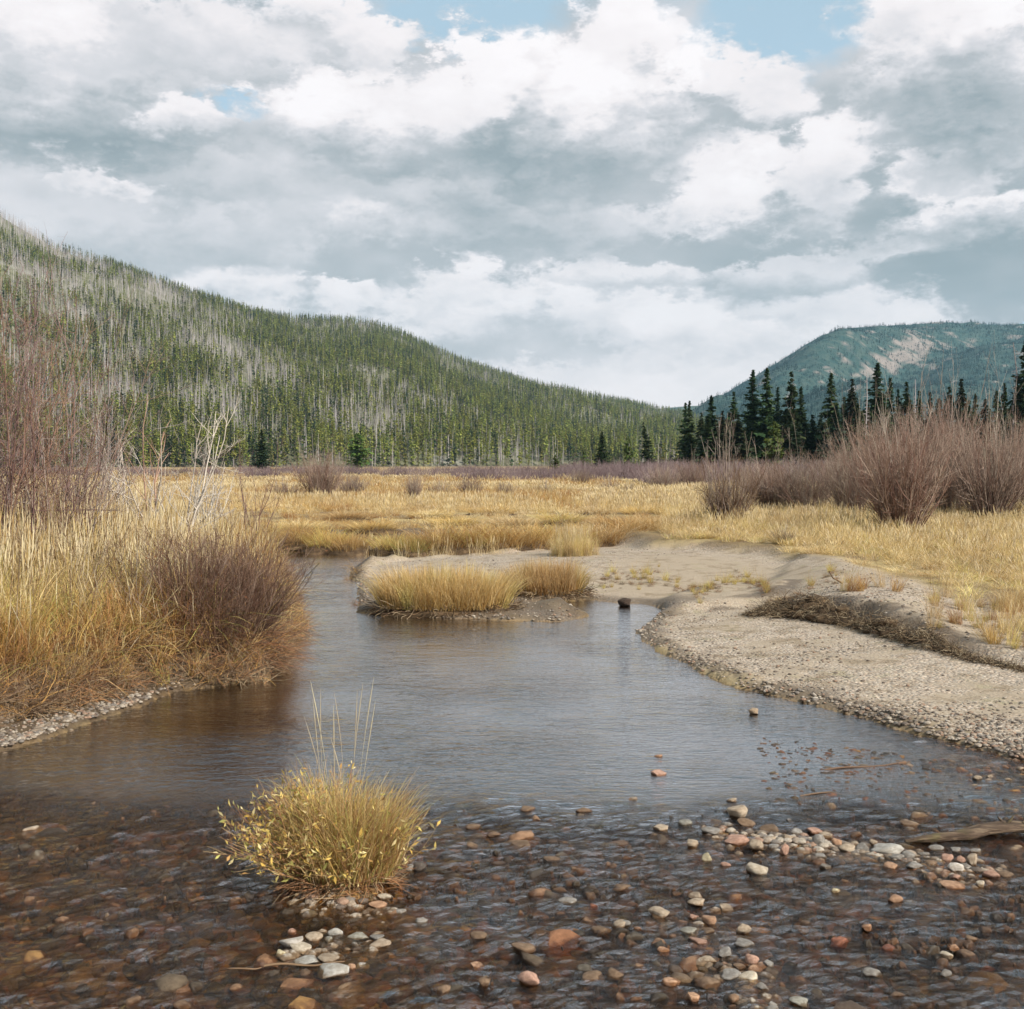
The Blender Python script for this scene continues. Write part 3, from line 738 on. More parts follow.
# ------------------------------------------------------------------ spruces and single conifers
def gz(x, y): return float(ground(np.array([float(x)]), np.array([float(y)]))[0])
SPRUCE = []
for i in range(6):
    gg = np.random.default_rng(400 + i); h = 14.0
    cols = [SPR, [(.026, .048, .02), (.036, .062, .025)], SPR, [(.030, .045, .020), (.045, .055, .022)], [(.02, .045, .028), (.03, .055, .03)], SPR][i]
    SPRUCE.append(tree_parts(lambda s: trunk_only(s, gg, h * .98, r=.011),
        lambda s: conifer(s, gg, h, gg.uniform(2.5, 3.1), crown0=.02, nb=300, per=9, size=.72, cols=cols, power=1.05, droop=.30, m=0, irregular=.32, trunk=False, gaps=.2, quad=1), 'spruce', M_bark, M_needle))
gg = np.random.default_rng(450)
LIGHTP = tree_parts(lambda s: trunk_only(s, gg, 6.6, r=.013), lambda s: conifer(s, gg, 7, 2.0, crown0=.04, nb=150, per=8, size=.55, cols=[(.10, .15, .035), (.07, .12, .03), (.13, .17, .04)], power=.5, droop=-.25, m=0, irregular=.3, trunk=False), 'young_pine', M_bark, M_needle)
ORD = ['first', 'second', 'third', 'fourth', 'fifth', 'sixth', 'seventh', 'eighth', 'ninth', 'tenth', 'eleventh', 'twelfth', 'thirteenth', 'fourteenth', 'fifteenth',
       'sixteenth', 'seventeenth', 'eighteenth', 'nineteenth', 'twentieth', 'twenty-first', 'twenty-second', 'twenty-third', 'twenty-fourth', 'twenty-fifth', 'twenty-sixth', 'twenty-seventh', 'twenty-eighth', 'twenty-ninth', 'thirtieth', 'thirty-first', 'thirty-second', 'thirty-third']
def ordn(k):
    if k < len(ORD): return ORD[k]
    return '%d%s' % (k + 1, {1: 'st', 2: 'nd', 3: 'rd'}.get((k + 1) % 10 if (k + 1) // 10 != 1 else 0, 'th'))
# column of the tip, row of the tip, width in the picture, depth, kind
row = [(689, 400, 20, 170, 0), (711, 395, 26, 166, 1), (701, 412, 20, 178, 3), (722, 410, 22, 160, 3), (733, 391, 22, 170, 2), (752, 369, 28, 160, 1), (766, 367, 30, 158, 0), (777, 386, 22, 168, 4), (790, 371, 30, 160, 2),
       (800, 386, 22, 165, 1), (812, 414, 24, 160, 5), (820, 412, 20, 170, 3), (830, 372, 30, 158, 0), (843, 396, 24, 165, 5), (851, 378, 26, 160, 3), (857, 404, 32, 150, 5), (876, 362, 34, 156, 1), (889, 377, 26, 162, 0),
       (897, 388, 22, 168, 4), (905, 381, 26, 160, 2), (918, 390, 20, 166, 5), (929, 391, 20, 160, 4), (944, 402, 18, 172, 2), (960, 378, 28, 158, 3), (974, 393, 18, 166, 1), (1003, 382, 22, 158, 0), (1012, 400, 22, 160, 2), (1024, 336, 34, 150, 1), (1050, 360, 30, 156, 0), (1085, 350, 32, 160, 2), (1120, 372, 26, 160, 4), (1160, 358, 30, 158, 1)]
nfill = 0
for q_ in range(30):
    a_ = 690 + q_ * 11.8 + (q_ * 7919 % 11) - 5; row.append((a_, 402 + (q_ * 5407 % 29), 20 + q_ % 4 * 2, 186 + q_ * 3 % 14, q_ % 6))
row += [(708, 418, 30, 150, 0), (738, 414, 30, 148, 3), (786, 408, 32, 150, 1), (836, 405, 32, 150, 4), (866, 402, 32, 152, 2), (884, 406, 30, 150, 5), (910, 404, 32, 150, 0), (938, 398, 32, 150, 1), (948, 386, 26, 156, 3), (968, 400, 32, 150, 2), (984, 398, 30, 150, 4), (995, 390, 26, 158, 0), (1016, 384, 30, 152, 5)]
row.sort()
gt = np.random.default_rng(21)
tallest = {752, 790, 830, 876, 960, 1024}
for k, (px, py, wpx, Y, kd) in enumerate(row):
    x, zt = PY(px, py, Y); z0 = .35; h = zt - z0
    e = empty('spruce_tree', (x, Y, z0), gt.uniform(0, 6.28)); e.scale = (wpx / F * Y / 3.2, wpx / F * Y / 3.2, h / 14.0)
    look = 'tall dark' if h > 12.5 else ('slim dark' if wpx < 23 else 'broad dark')
    tag(e, '%s spruce, %s from the left in the spruce row behind the willows' % (look, ordn(k)), 'spruce', 'dark spruces in the row behind the willows')
    obj('trunk', SPRUCE[kd][0], e); obj('crown', SPRUCE[kd][1], e)
def single_conifer(px, ytop, ybase, wpx, Y, parts, H0, W0, label, cat='conifer', name='conifer_tree'):
    x, zt = PY(px, ytop, Y); z0 = .30
    e = empty(name, (x, Y, z0), gt.uniform(0, 6.28)); e.scale = (wpx / F * Y / W0, wpx / F * Y / W0, (zt - z0) / H0)
    tag(e, label, cat); obj('trunk', parts[0], e); obj('crown', parts[1], e)
single_conifer(774, 421, 470, 30, 120, LIGHTP, 7, 4.2, 'light green young pine in front of the dark spruce row', 'pine tree', 'pine_tree')
single_conifer(262, 429, 470, 20, 215, SPRUCE[1], 14, 4.3, 'dark slender spruce standing alone at the foot of the left hillside', 'spruce', 'spruce_tree')
single_conifer(358, 433, 470, 36, 250, LIGHTP, 7, 4.2, 'rounded yellow green pine at the foot of the hillside behind the meadow', 'pine tree', 'pine_tree')
single_conifer(491, 466, 472, 8, 130, SPRUCE[0], 14, 4.3, 'tiny dark conifer sapling in the grey thicket at the back of the meadow', 'sapling', 'conifer_sapling')
single_conifer(602, 431, 470, 22, 200, SPRUCE[5], 14, 4.3, 'feathery green spruce left of the leaning spruce at the meadow end', 'spruce', 'spruce_tree')
single_conifer(628, 436, 470, 18, 210, LIGHTP, 7, 4.2, 'bright green pine between two spruces at the meadow end', 'pine tree', 'pine_tree')
single_conifer(555, 455, 472, 14, 160, LIGHTP, 7, 4.2, 'small bushy green pine beside the grey thicket at the meadow end', 'pine tree', 'pine_tree')
single_conifer(584, 452, 472, 14, 165, LIGHTP, 7, 4.2, 'small yellow green pine left of the feathery spruce at the meadow end', 'pine tree', 'pine_tree')
single_conifer(651, 421, 470, 18, 205, SPRUCE[2], 14, 4.3, 'dark spruce leaning left at the right end of the meadow', 'spruce', 'spruce_tree')
for o in scene.objects:
    if o.get('label', '').startswith('dark spruce leaning'): o.rotation_euler = (0, R(-9), 0)
for k, (px, py, Y) in enumerate(((865, 374, 150), (914, 392, 170), (985, 378, 160), (1014, 352, 150), (946, 398, 175))):
    x, zt = PY(px, py, Y); e = empty('dead_tree', (x, Y, .3), k); hh = (zt - .3) / 13.0; e.scale = (hh, hh, hh)
    tag(e, 'bare grey dead conifer, %s from the left among the dark spruces' % ORD[k], 'dead tree', 'dead conifers among the dark spruces')
    obj('trunk', snag_near[k][0], e); obj('branches', snag_near[k][1], e)

# ------------------------------------------------------------------ bare willows
RED = [(.215, .135, .105), (.27, .18, .14), (.165, .10, .078), (.34, .255, .21)]
PALE = [(.34, .28, .22), (.27, .21, .17), (.40, .34, .29)]
BRN = [(.17, .105, .06), (.12, .07, .045), (.24, .165, .10), (.30, .22, .14)]
def willow_mesh(seed, n, cols, lean=.55, sub=7, sub2=3, h=3.0, base=.35, r0=.013, tall=0, dead=True):
    gg = np.random.default_rng(seed); s = Soup()
    shrub(s, gg, n, h, 1, base, cols, r0, sub, sub2, lean, .11, wide=1.25)
    if tall: shrub(s, gg, tall, h * 1.55, 1, base * .5, PALE, r0 * 1.1, 7, 3, lean * .45, .07)
    t = Soup(); shrub(t, gg, int(n * .25), h * .42, 1, base * 1.25, BRN + PALE[:1], r0 * .8, 4, 0, 1.15, .16)
    return s.mesh('willow_stems', [M_twig]), t.mesh('willow_undergrowth', [M_twig])
WM = [willow_mesh(1, 230, RED + PALE[1:2], .62, tall=7), willow_mesh(2, 230, RED[:2] + PALE[:2], .62, tall=5), willow_mesh(3, 150, BRN + PALE[:2], .60, tall=12, h=2.1), willow_mesh(5, 260, RED + [(.2, .11, .09)], .50, tall=6)]
gw = np.random.default_rng(33)
def willow(px, base, top, wpx, k, label, grp='bare willows on the right bank', Y=None, hs=None):
    Y = Y or float(P(px, base, .38)[1]); x = (px - 512) / F * Y
    z0 = gz(x, Y); h = (H - (top - HOR) / F * Y - z0) * 1.13
    H0 = 3.0 if k != 2 else 3.2; W0 = [3.3, 3.3, 2.8, 2.8][k]
    e = empty('willow_shrub', (x, Y, z0), gw.uniform(0, 6.28)); e.scale = (wpx / F * Y / W0,) * 2 + (h / H0,)
    tag(e, label, 'willow shrub', grp); obj('stems', WM[k][0], e); obj('undergrowth', WM[k][1], e)
willow(727, 528, 418, 88, 2, 'bare pale willow with tall thin top shoots, leftmost on the right bank')
willow(806, 516, 452, 92, 1, 'low rounded reddish willow between the pale willow and the tall ones')
willow(762, 503, 462, 70, 1, 'small grey red willow half hidden behind the pale willow')
willow(903, 537, 425, 108, 3, 'large dense purple red willow standing foremost on the right bank')
willow(868, 512, 420, 80, 0, 'tall reddish willow behind the left side of the purple red willow')
willow(945, 508, 398, 90, 0, 'tallest reddish willow, behind the right side of the purple red willow')
willow(990, 524, 420, 108, 0, 'wide grey red willow over dark fallen stems at the right edge')
willow(1046, 520, 430, 90, 1, 'reddish willow cut by the right edge of the picture')
willow(1120, 530, 405, 110, 0, 'reddish willow standing beyond the right edge of the view')
willow(840, 498, 452, 60, 1, 'small reddish willow behind the gap left of the tall willows')
willow(850, 520, 440, 70, 1, 'grey brown willow filling the gap left of the purple red willow')
willow(770, 515, 462, 70, 0, 'low brown willow between the pale willow and the rounded reddish one')
willow(950, 520, 428, 80, 1, 'grey brown willow between the purple red willow and the wide one')
willow(1015, 512, 415, 80, 1, 'grey brown willow behind the wide one near the right edge')
willow(905, 506, 410, 90, 1, 'grey brown willow directly behind the purple red willow')
willow(664, 487, 465, 46, 1, 'low purple brown willow at the left end of the right bank', Y=62)
willow(692, 484, 460, 44, 0, 'purple brown willow behind the pale willow on its left', Y=66)
willow(322, 502, 452, 62, 0, 'reddish willow standing in the meadow above the brown river bank', 'willows in the middle meadow')
willow(352, 498, 474, 42, 1, 'low grey willow touching the reddish one in the middle meadow', 'willows in the middle meadow')
willow(285, 500, 475, 60, 2, 'low brown willow left of the reddish one in the middle meadow', 'willows in the middle meadow')
willow(414, 504, 470, 24, 1, 'narrow grey upright shrub standing alone in the middle meadow', 'willows in the middle meadow')
for k, (a, b, c, w) in enumerate(((440, 498, 484, 40), (470, 499, 486, 34), (545, 497, 486, 30), (505, 500, 490, 26), (610, 494, 482, 34), (580, 488, 478, 30), (630, 498, 488, 26))):
    willow(a, b, c - 9, w, 1 if k % 2 else 2, 'knee-high grey brown shrub, %s of the low shrubs across the meadow' % ORD[k], 'low shrubs across the meadow')
# small brown shrub on the bar and the thickets at the back
willow(785, 546, 521, 34, 2, 'small round brown shrub at the edge of the gravel bar')
THK = []
for i in range(3):
    gg = np.random.default_rng(500 + i); s = Soup(); shrub(s, gg, 90, 1.7, 1, .7, [(.20, .15, .15), (.26, .20, .20), (.15, .10, .10)], .016, 5, 2, .7, .12); THK.append(s.mesh('thicket_shrub', [M_twig]))
N = 620
px = gw.uniform(-120, 700, N); Y = gw.uniform(112, 190, N); Y = np.where(gw.uniform(0, 1, N) < .35, gw.uniform(92, 112, N), Y); x = (px - 512) / F * Y
k = (px > 250) | (gw.uniform(0, 1, N) < .4)
k &= ~((Y < 112) & (px < 460))
scatter('willow_thicket', x[k], Y[k], np.full(k.sum(), .3), gw.uniform(0, 6.28, k.sum()), gw.uniform(.7, 1.25, k.sum()) * np.where(px[k] > 560, 1.25, 1), THK, 'low grey purple thicket along the back of the meadow')
N = 260
px = gw.uniform(640, 1400, N); Y = gw.uniform(70, 140, N); x = (px - 512) / F * Y
scatter('far_willow_thicket', x, Y, np.full(N, .3), gw.uniform(0, 6.28, N), gw.uniform(1.0, 1.7, N), THK, 'grey red willow thicket between the right willows and the spruces')

# ------------------------------------------------------------------ grass
STRAW = [(.64, .49, .26), (.57, .42, .20), (.70, .57, .34), (.50, .355, .155), (.74, .63, .42)]
OCHRE = [(.50, .32, .11), (.42, .26, .085), (.56, .39, .16), (.36, .20, .07)]
OLIVE = [(.42, .41, .13), (.36, .37, .11), (.54, .49, .17), (.62, .53, .20)]
RUST = [(.30, .15, .07), (.38, .20, .09), (.24, .13, .07)]
def tuft(seed, n, h, spread, lean, width, cols, base=.10, segs=4, tip=None, heads=0):
    gg = np.random.default_rng(seed); s = Soup(); a = gg.uniform(0, 6.28, n); q = np.sqrt(gg.uniform(0, 1, n)) * base
    root = np.c_[np.cos(a) * q, np.sin(a) * q, np.full(n, -.04)]
    col = pal(gg, n, cols, .2)
    blades(s, root, h * gg.uniform(.45, 1.08, n), a + gg.normal(0, .7, n), np.abs(gg.normal(0, lean, n)) + .05, width * gg.uniform(.6, 1.3, n), col, gg, segs, tipcol=col * [1.12, 1.08, 1.0])
    if heads:
        a = gg.uniform(0, 6.28, heads); q = gg.uniform(0, 1, heads) * base; root = np.c_[np.cos(a) * q, np.sin(a) * q, np.zeros(heads)]
        hh = h * gg.uniform(1.0, 1.35, heads); c = pal(gg, heads, STRAW[2:], .1)
        d = unit(np.c_[np.cos(a) * .15, np.sin(a) * .15, np.ones(heads)]); p = stempaths(root, d, hh, gg, 6, .03)
        tubes(s, p, np.tile(np.array([1, .8, .6, .5, 2.6, .3]), (heads, 1)) * width * .30, c, 3)
    return s.mesh('grass_tuft', [M_grass])
gr = np.random.default_rng(55)
T_meadow = [tuft(600 + i, 70, .50, 1, .35, .010, [STRAW, STRAW, STRAW + OCHRE[:1], OCHRE[:3] + STRAW[:1], STRAW[2:], RUST + OCHRE][i], base=.20, segs=3, heads=[8, 10, 6, 3, 14, 0][i]) for i in range(6)]
T_tall = [tuft(620 + i, 85, 1.0, 1, .40, .008, [STRAW, STRAW + OLIVE[2:], STRAW[:3], OLIVE + STRAW, OCHRE + STRAW, OLIVE[2:] + STRAW[:2]][i], base=.16, segs=5, heads=[9, 6, 14, 3, 4, 8][i]) for i in range(6)]
T_edge = [tuft(640 + i, 100, .75, 1, .55, .008, [OCHRE + STRAW[:2], OCHRE + RUST, OLIVE + OCHRE, RUST + STRAW[:1], OCHRE][i], base=.14, segs=5, heads=2) for i in range(5)]
def not_wet(x, y, m=.12):
    z, dw, bar, dt, ds, _ = ground(x, y, True); return z, dw, bar, dt
# the meadow beyond the river
N = 30000
px = gr.uniform(-260, 1320, N); Y = np.exp(gr.uniform(math.log(22), math.log(330), N)); x = (px - 512) / F * Y
z, dw, bar, dt = not_wet(x, Y)
k = (dw > .15) & (bar < .25) & ~((x < 0) & (Y < 27) & (x > -12) & (dw < 0)) & (Y > 25.5 + 0 * x)
k &= ~((px < 700) & (Y < 29.5)); k &= (Y > 40) | (gr.uniform(0, 1, N) < .28)
sc = np.clip(Y / 34, 1.0, 1.9) * gr.uniform(.7, 1.15, N) 
scl = np.c_[sc * np.clip(Y / 40, 1, 3.2), sc * np.clip(Y / 40, 1, 3.2), np.minimum(sc, 1.25) * (.45 + .55 * sstep(33, 46, Y)) * (.80 + .35 * fbm(x / 5, Y / 9, 3))]
pick = fbm(x / 7, Y / 14, 3)
near = k & (pick > -.08); low = k & ~near
scatter('meadow_grass', x[near], Y[near], z[near], gr.uniform(0, 6.28, near.sum()), scl[near], T_meadow[:5], 'dry straw coloured meadow grass')
scatter('meadow_sedge', x[low], Y[low], z[low], gr.uniform(0, 6.28, low.sum()), scl[low] * .9, T_meadow[2:4] + T_edge[:2] + T_meadow[5:], 'darker russet sedge patches in the meadow')
# the right bank above the gravel bar
N = 15000
x = gr.uniform(2.5, 34, N); Y = gr.uniform(9, 42, N)
z, dw, bar, dt = not_wet(x, Y)
edge = sdist(x, Y, BAR) + .5 * fbm(x * .8, Y * .8, 3)
k = (edge > .10) & (x / Y > .14) & (x / Y < .9) & (dw > .5)
k &= gr.uniform(0, 1, N) < np.clip(.10 + edge * .35, 0, .62)
hh = (.22 + .12 * sstep(.2, 3, edge) + .22 * fbm(x / 2, Y / 2, 3)) * gr.uniform(.7, 1.25, N)
a = k & (gr.uniform(0, 1, N) < .80); b = k & ~a
scatter('right_bank_grass', x[a], Y[a], z[a], gr.uniform(0, 6.28, a.sum()), np.c_[np.full(a.sum(), 1.0), np.full(a.sum(), 1.0), hh[a] * 1.05], T_tall[:3] + T_tall[4:5], 'pale dry grass on the right bank in front of the willows')
scatter('right_bank_green_grass', x[b], Y[b], z[b], gr.uniform(0, 6.28, b.sum()), np.c_[np.full(b.sum(), .9), np.full(b.sum(), .9), hh[b] * .9], [T_tall[3], T_tall[5], T_edge[2]], 'yellow green grass mixed into the right bank')
# the left bank
N = 15000
x = gr.uniform(-17, -1.2, N); Y = gr.uniform(7.2, 30, N)
z, dw, bar, dt = not_wet(x, Y)
bmargin = sstep(-1.7, -2.6, x) * sstep(11.0, 9.2, Y)
k = (dw > .20 + .75 * bmargin) & (x / Y > -.85) & (bar < .3) & (Y < 27.5)
k &= gr.uniform(0, 1, N) < np.interp(Y, [8, 14, 28], [1, .9, .45])
ed = k & (dw < .9 + .6 * bmargin); inn = k & ~ed
c1 = (np.abs(x + 3.6 + .06 * (Y - 10)) < 1.6) 
hh = np.clip(.62 + .35 * sstep(.5, 3, dw) + .35 * fbm(x / 1.5, Y / 2, 3), .3, 1.3) * gr.uniform(.75, 1.15, N)
grn = inn & (fbm(x / 1.6 + 4, Y / 2.2, 3) + .45 * np.exp(-((x + 3.9) / 1.5) ** 2 - ((Y - 12) / 2.5) ** 2) > .10); st = inn & ~grn
for nm, q, pr, lb in (('left_bank_grass', st, T_tall[:3] + T_tall[4:5], 'tall pale dry grass on the left bank'), ('left_bank_green_grass', grn, [T_tall[1], T_tall[3], T_tall[5]], 'tall yellow green grass on the left bank')):
    scatter(nm, x[q], Y[q], z[q], gr.uniform(0, 6.28, q.sum()), np.c_[np.full(q.sum(), 1.0), np.full(q.sum(), 1.0), hh[q]], pr, lb, tilt=gr.normal(0, .10, (q.sum(), 2)))
scatter('left_bank_edge_grass', x[ed], Y[ed], z[ed], gr.uniform(0, 6.28, ed.sum()), np.c_[np.full(ed.sum(), 1.0), np.full(ed.sum(), 1.0), gr.uniform(.5, .95, ed.sum())], T_edge, 'rusty brown grass hanging over the edge of the left bank', tilt=np.c_[gr.normal(.12, .2, ed.sum()), gr.normal(.22, .2, ed.sum())])

# grass tussocks on the far river bank: every one a thing
def tussock_mesh(seed, n, cols, h=.75, rx=.6, lean=.75, skirt=True, width=.008, segs=5):
    gg = np.random.default_rng(seed); s = Soup(); a = gg.uniform(0, 6.28, n); q = np.sqrt(gg.uniform(0, 1, n))
    root = np.c_[np.cos(a) * q * rx * .7, np.sin(a) * q * rx * .7, .12 * (1 - q ** 2) * h]
    col = pal(gg, n, cols, .22)
    blades(s, root, h * gg.uniform(.5, 1.05, n), a + gg.normal(0, .45, n), q * lean + np.abs(gg.normal(0, .15, n)), width * gg.uniform(.6, 1.3, n), col, gg, segs, tipcol=col * [1.15, 1.12, 1.05])
    return s.mesh('tussock_blades', [M_grass])
def mound_mesh(seed, rx=.55, rz=.28):
    gg = np.random.default_rng(seed); u = np.linspace(0, 2 * math.pi, 25)[:-1]; v = np.linspace(0, 1, 8)
    V = []; 
    for vv in v:
        r = math.sin(vv * math.pi / 2); zz = math.cos(vv * math.pi / 2)
        n_ = 1 + .35 * vnoise(np.cos(u) * 2 + seed, np.sin(u) * 2 + vv * 3) + .2 * vnoise(np.cos(u) * 6 + seed, np.sin(u) * 6 + vv * 5)
        V.append(np.c_[np.cos(u) * r * rx * n_, np.sin(u) * r * rx * n_, zz * rz * n_ - .06])
    V = np.concatenate(V); f = []
    for i in range(7):
        for j in range(24): f.append([i * 24 + j, (i + 1) * 24 + j, (i + 1) * 24 + (j + 1) % 24, i * 24 + (j + 1) % 24])
    return mesh('mound', V, [np.array(f)], M_earth, smooth=True)
def mat_plain(name, stops, scale, rough=.9, bmp=.02, obj_rand=True, coord='Object'):
    m, t = mat_new(name)
    tc = t.new('ShaderNodeTexCoord').outputs[coord]
    n = t.noise(tc, scale, 6, .65); c = t.ramp(n, stops)
    finish(t, pbsdf(t, c, rough, bump(t, n, bmp, .9), .25)); return m
M_earth = mat_plain('peaty_earth', [(.3, (.035, .022, .012)), (.5, (.085, .055, .03)), (.7, (.15, .10, .055))], 9)
TG = [(tussock_mesh(700 + i, 900, [OCHRE + STRAW[:2], OCHRE + OLIVE[2:] + STRAW[:1], OLIVE + OCHRE[:2], STRAW + OCHRE[:2]][i]), mound_mesh(i)) for i in range(4)]
bank = [(225, 552, .55, 0), (262, 551, .6, 3), (296, 551, .62, 0), (324, 552, .70, 1), (346, 553, .60, 0), (392, 553, .55, 1), (411, 555, .52, 2), (440, 553, .80, 0), (470, 552, .82, 1), (500, 552, .78, 0), (528, 551, .80, 0), (560, 549, .75, 1), (588, 548, .72, 0), (612, 547, .72, 3), (636, 544, .70, 0), (660, 542, .62, 3), (682, 541, .55, 0)]
for k, (px, py, h, kd) in enumerate(bank):
    x, y = P(px, py, 0.05); y += .45; e = empty('grass_tussock', (float(x), float(y), max(gz(x, y) * .5, .04)), k * 1.3)
    w = .95 + .5 * (px > 430); e.scale = (1.15 * w, 1.0 * w, h * 1.30)
    lk = ['golden brown', 'ochre', 'yellow green', 'pale straw'][kd]
    tag(e, '%s grass tussock, %s from the left along the far river bank' % (lk, ordn(k)), 'grass tussock', 'grass tussocks along the far river bank')
    obj('blades', TG[kd][0], e); obj('mound', TG[kd][1], e)
for k, (px, py, h, kd) in enumerate(((300, 535, .45, 3), (372, 536, .5, 0), (455, 530, .5, 0), (515, 531, .5, 3), (560, 528, .5, 1), (610, 530, .45, 0), (655, 530, .45, 3), (345, 524, .45, 0), (430, 522, .4, 3), (490, 518, .4, 0), (590, 518, .4, 3), (640, 517, .4, 0))):
    x, y = P(px, py, .3); e = empty('grass_tussock', (float(x), float(y), gz(x, y)), k * 2.1); e.scale = (1.5, 1.3, h)
    tag(e, '%s grass tussock, %s of those set back in the meadow behind the bank' % (['golden brown', 'ochre', 'green', 'pale straw'][kd], ordn(k)), 'grass tussock', 'grass tussocks set back in the meadow')
    obj('blades', TG[kd][0], e); obj('mound', TG[kd][1], e)

# the two grass clumps on the river island
def grass_island(px0, px1, pyb, h, seed, label, depth=.8, n=5200, cols=None):
    gg = np.random.default_rng(seed)
    x0, y0 = P(px0, pyb, 0.0); x1, y1 = P(px1, pyb, 0.0); L = float(x1 - x0); cx = float(x0 + x1) / 2; cyy = float(y0) + depth / 2 - .10
    e = empty('grass_clump', (cx, cyy, .03))
    u = gg.uniform(-1, 1, n); v = gg.uniform(-1, 1, n); k = (np.abs(u) ** 2.6 + np.abs(v) ** 2.4) < 1; u, v = u[k], v[k]; n_ = len(u)
    root = np.c_[u * L / 2 * .86, v * depth / 2 * .85, .05 + .10 * (1 - u * u) * (1 - v * v)]
    a = np.arctan2(v * 1.0, u * (.5 + np.abs(u) ** 4)) + gg.normal(0, .5, n_)
    out = np.maximum(np.abs(u) ** 5, np.abs(v) ** 3)
    hh = h * gg.uniform(.55, 1.05, n_) * (1 + .30 * fbm(u * 3 + seed, v * 2, 2))
    zone = fbm(u * 2.2 + seed, v * 1.5, 3) + .25 * u * (1 if cols is None else 0)
    base = pal(gg, n_, OCHRE + STRAW[:2], .18); green = pal(gg, n_, OLIVE, .2); col = np.where((zone > .10)[:, None], green * .6 + base * .4, base)
    s = Soup(); blades(s, root, hh, a, out * .75 + np.abs(gg.normal(0, .18, n_)), .008 * gg.uniform(.6, 1.3, n_), col, gg, 5, tipcol=col * .45 + pal(gg, n_, OCHRE + STRAW, .15) * .65)
    tag(e, label, 'grass clump', 'grass clumps on the river island')
    obj('blades', s.mesh('blades', [M_grass]), e)
    t = Soup(); m_ = 420; a = gg.uniform(0, 6.28, m_); b = np.c_[np.cos(a) * L / 2 * .92, np.sin(a) * depth / 2 * .95, gg.uniform(.0, .14, m_)]
    d = unit(np.c_[np.cos(a), np.sin(a), gg.uniform(-.7, .6, m_)]); tubes(t, stempaths(b, d, gg.uniform(.08, .25, m_), gg, 4, .3), np.full((m_, 4), .0035), pal(gg, m_, [(.10, .06, .035), (.2, .13, .07), (.05, .035, .02), (.35, .27, .17)]), 3)
    obj('roots', t.mesh('roots', [M_twig]), e)
    V = mound_mesh(seed, .5, .16); o = obj('mound', V, e); o.scale = (L * .98, depth * 1.0, 1.0)
grass_island(366, 520, 617, .62, 801, 'long clump of golden and yellow green grass at the tip of the island', .95, 6500)
grass_island(503, 590, 601, .54, 802, 'rounder rusty golden grass clump right of the long one', .9, 3600, 1)
# thin grass at the back of the bar by the water
gg = np.random.default_rng(60)
N = 70; px = gg.normal(572, 9, N); py = gg.uniform(556, 561, N); x, y = P(px, py, .1)
scatter('bar_grass', x, y, ground(x, y), gg.uniform(0, 6, N), gg.uniform(.3, .6, N), T_tall[:2], 'sparse straw grass on the gravel bar by the back channel')
N = 260; px = gg.uniform(330, 510, N); py = gg.uniform(553, 563, N); x, y = P(px, py, .05); z, dw, bar, dt = not_wet(x, y); k = dw > .05

# ------------------------------------------------------------------ shrubs on the left bank
ge = np.random.default_rng(77)
def left_bush():
    gg = np.random.default_rng(900); cx, cy = P(226, 682, 0.0); cx, cy = float(cx) - .27, float(cy) + .55
    e = empty('willow_bush', (cx, cy, .18))
    tag(e, 'dense twiggy brown bush leaning out over the water at the end of the left bank', 'bush')
    s = Soup()
    p0, p1 = shrub(s, gg, 560, 1.62, 1, .42, [(.12, .065, .042), (.085, .05, .032), (.16, .09, .06), (.20, .12, .08), (.27, .19, .14)], .0052, 10, 5, .50, .17, low=.10, wide=1.5)
    tubes(s, p0[:1], np.full((1, 7), .004), np.array([.2, .15, .1]))
    o = obj('stems', s.mesh('bush_stems', [M_twig]), e)
    t = Soup(); leaves(t, p1, 900, gg, .035, [(.45, .26, .08), (.30, .13, .05), (.52, .40, .12), (.38, .20, .09), (.22, .12, .06)], tmin=.2)
    obj('leaves', t.mesh('bush_leaves', [M_grass]), e)
    # low tangle at the water's edge
    s = Soup(); n = 900; a = gg.uniform(-2.9, .5, n); q = gg.uniform(.6, 1.25, n)
    b = np.c_[np.cos(a) * q * .62 - .1, np.sin(a) * q * .50, gg.uniform(-.1, .25, n)]; d = unit(np.c_[np.cos(a), np.sin(a), gg.uniform(-.3, .9, n)])
    pp = stempaths(b, d, gg.uniform(.2, .6, n), gg, 5, .25, .10); tubes(s, pp, np.tile(np.linspace(.0035, .0012, 5), (n, 1)), pal(gg, n, BRN + RUST), 3)
    obj('undergrowth', s.mesh('bush_undergrowth', [M_twig]), e)
left_bush()
def bank_shrub(px, base, top, wpx, z0, n, cols, label, name='bare_shrub', lean=.4, seed=1, r0=.009, sub=6, sub2=4, Y=None, leafcols=None, nleaf=0, brad=.25, curl=.1):
    gg = np.random.default_rng(seed); Y = Y or float(P(px, base, z0)[1]); x = (px - 512) / F * Y; zg = gz(x, Y); h = H - (top - HOR) / F * Y - zg
    e = empty(name, (x, Y, zg)); tag(e, label, 'shrub', 'bare shrubs on the left bank')
    s = Soup(); p0, p1 = shrub(s, gg, n, h * 1.15, 1, brad, cols, r0, sub, sub2, lean, curl, wide=1.6)
    obj('stems', s.mesh('shrub_stems', [M_twig]), e)
    if nleaf:
        t = Soup(); leaves(t, p1, nleaf, gg, .03, leafcols); obj('leaves', t.mesh('shrub_leaves', [M_grass]), e)
GREYB = [(.33, .28, .25), (.26, .21, .18), (.22, .15, .12)]; PURP = [(.23, .15, .14), (.30, .21, .19), (.17, .10, .09), (.28, .17, .12)]
bank_shrub(-30, 600, 255, 100, .6, 46, PURP, 'tall purplish bare shrub at the far left edge of the bank', lean=.20, seed=11, r0=.010, Y=12.5, brad=.7, sub=12, sub2=6, curl=.13)
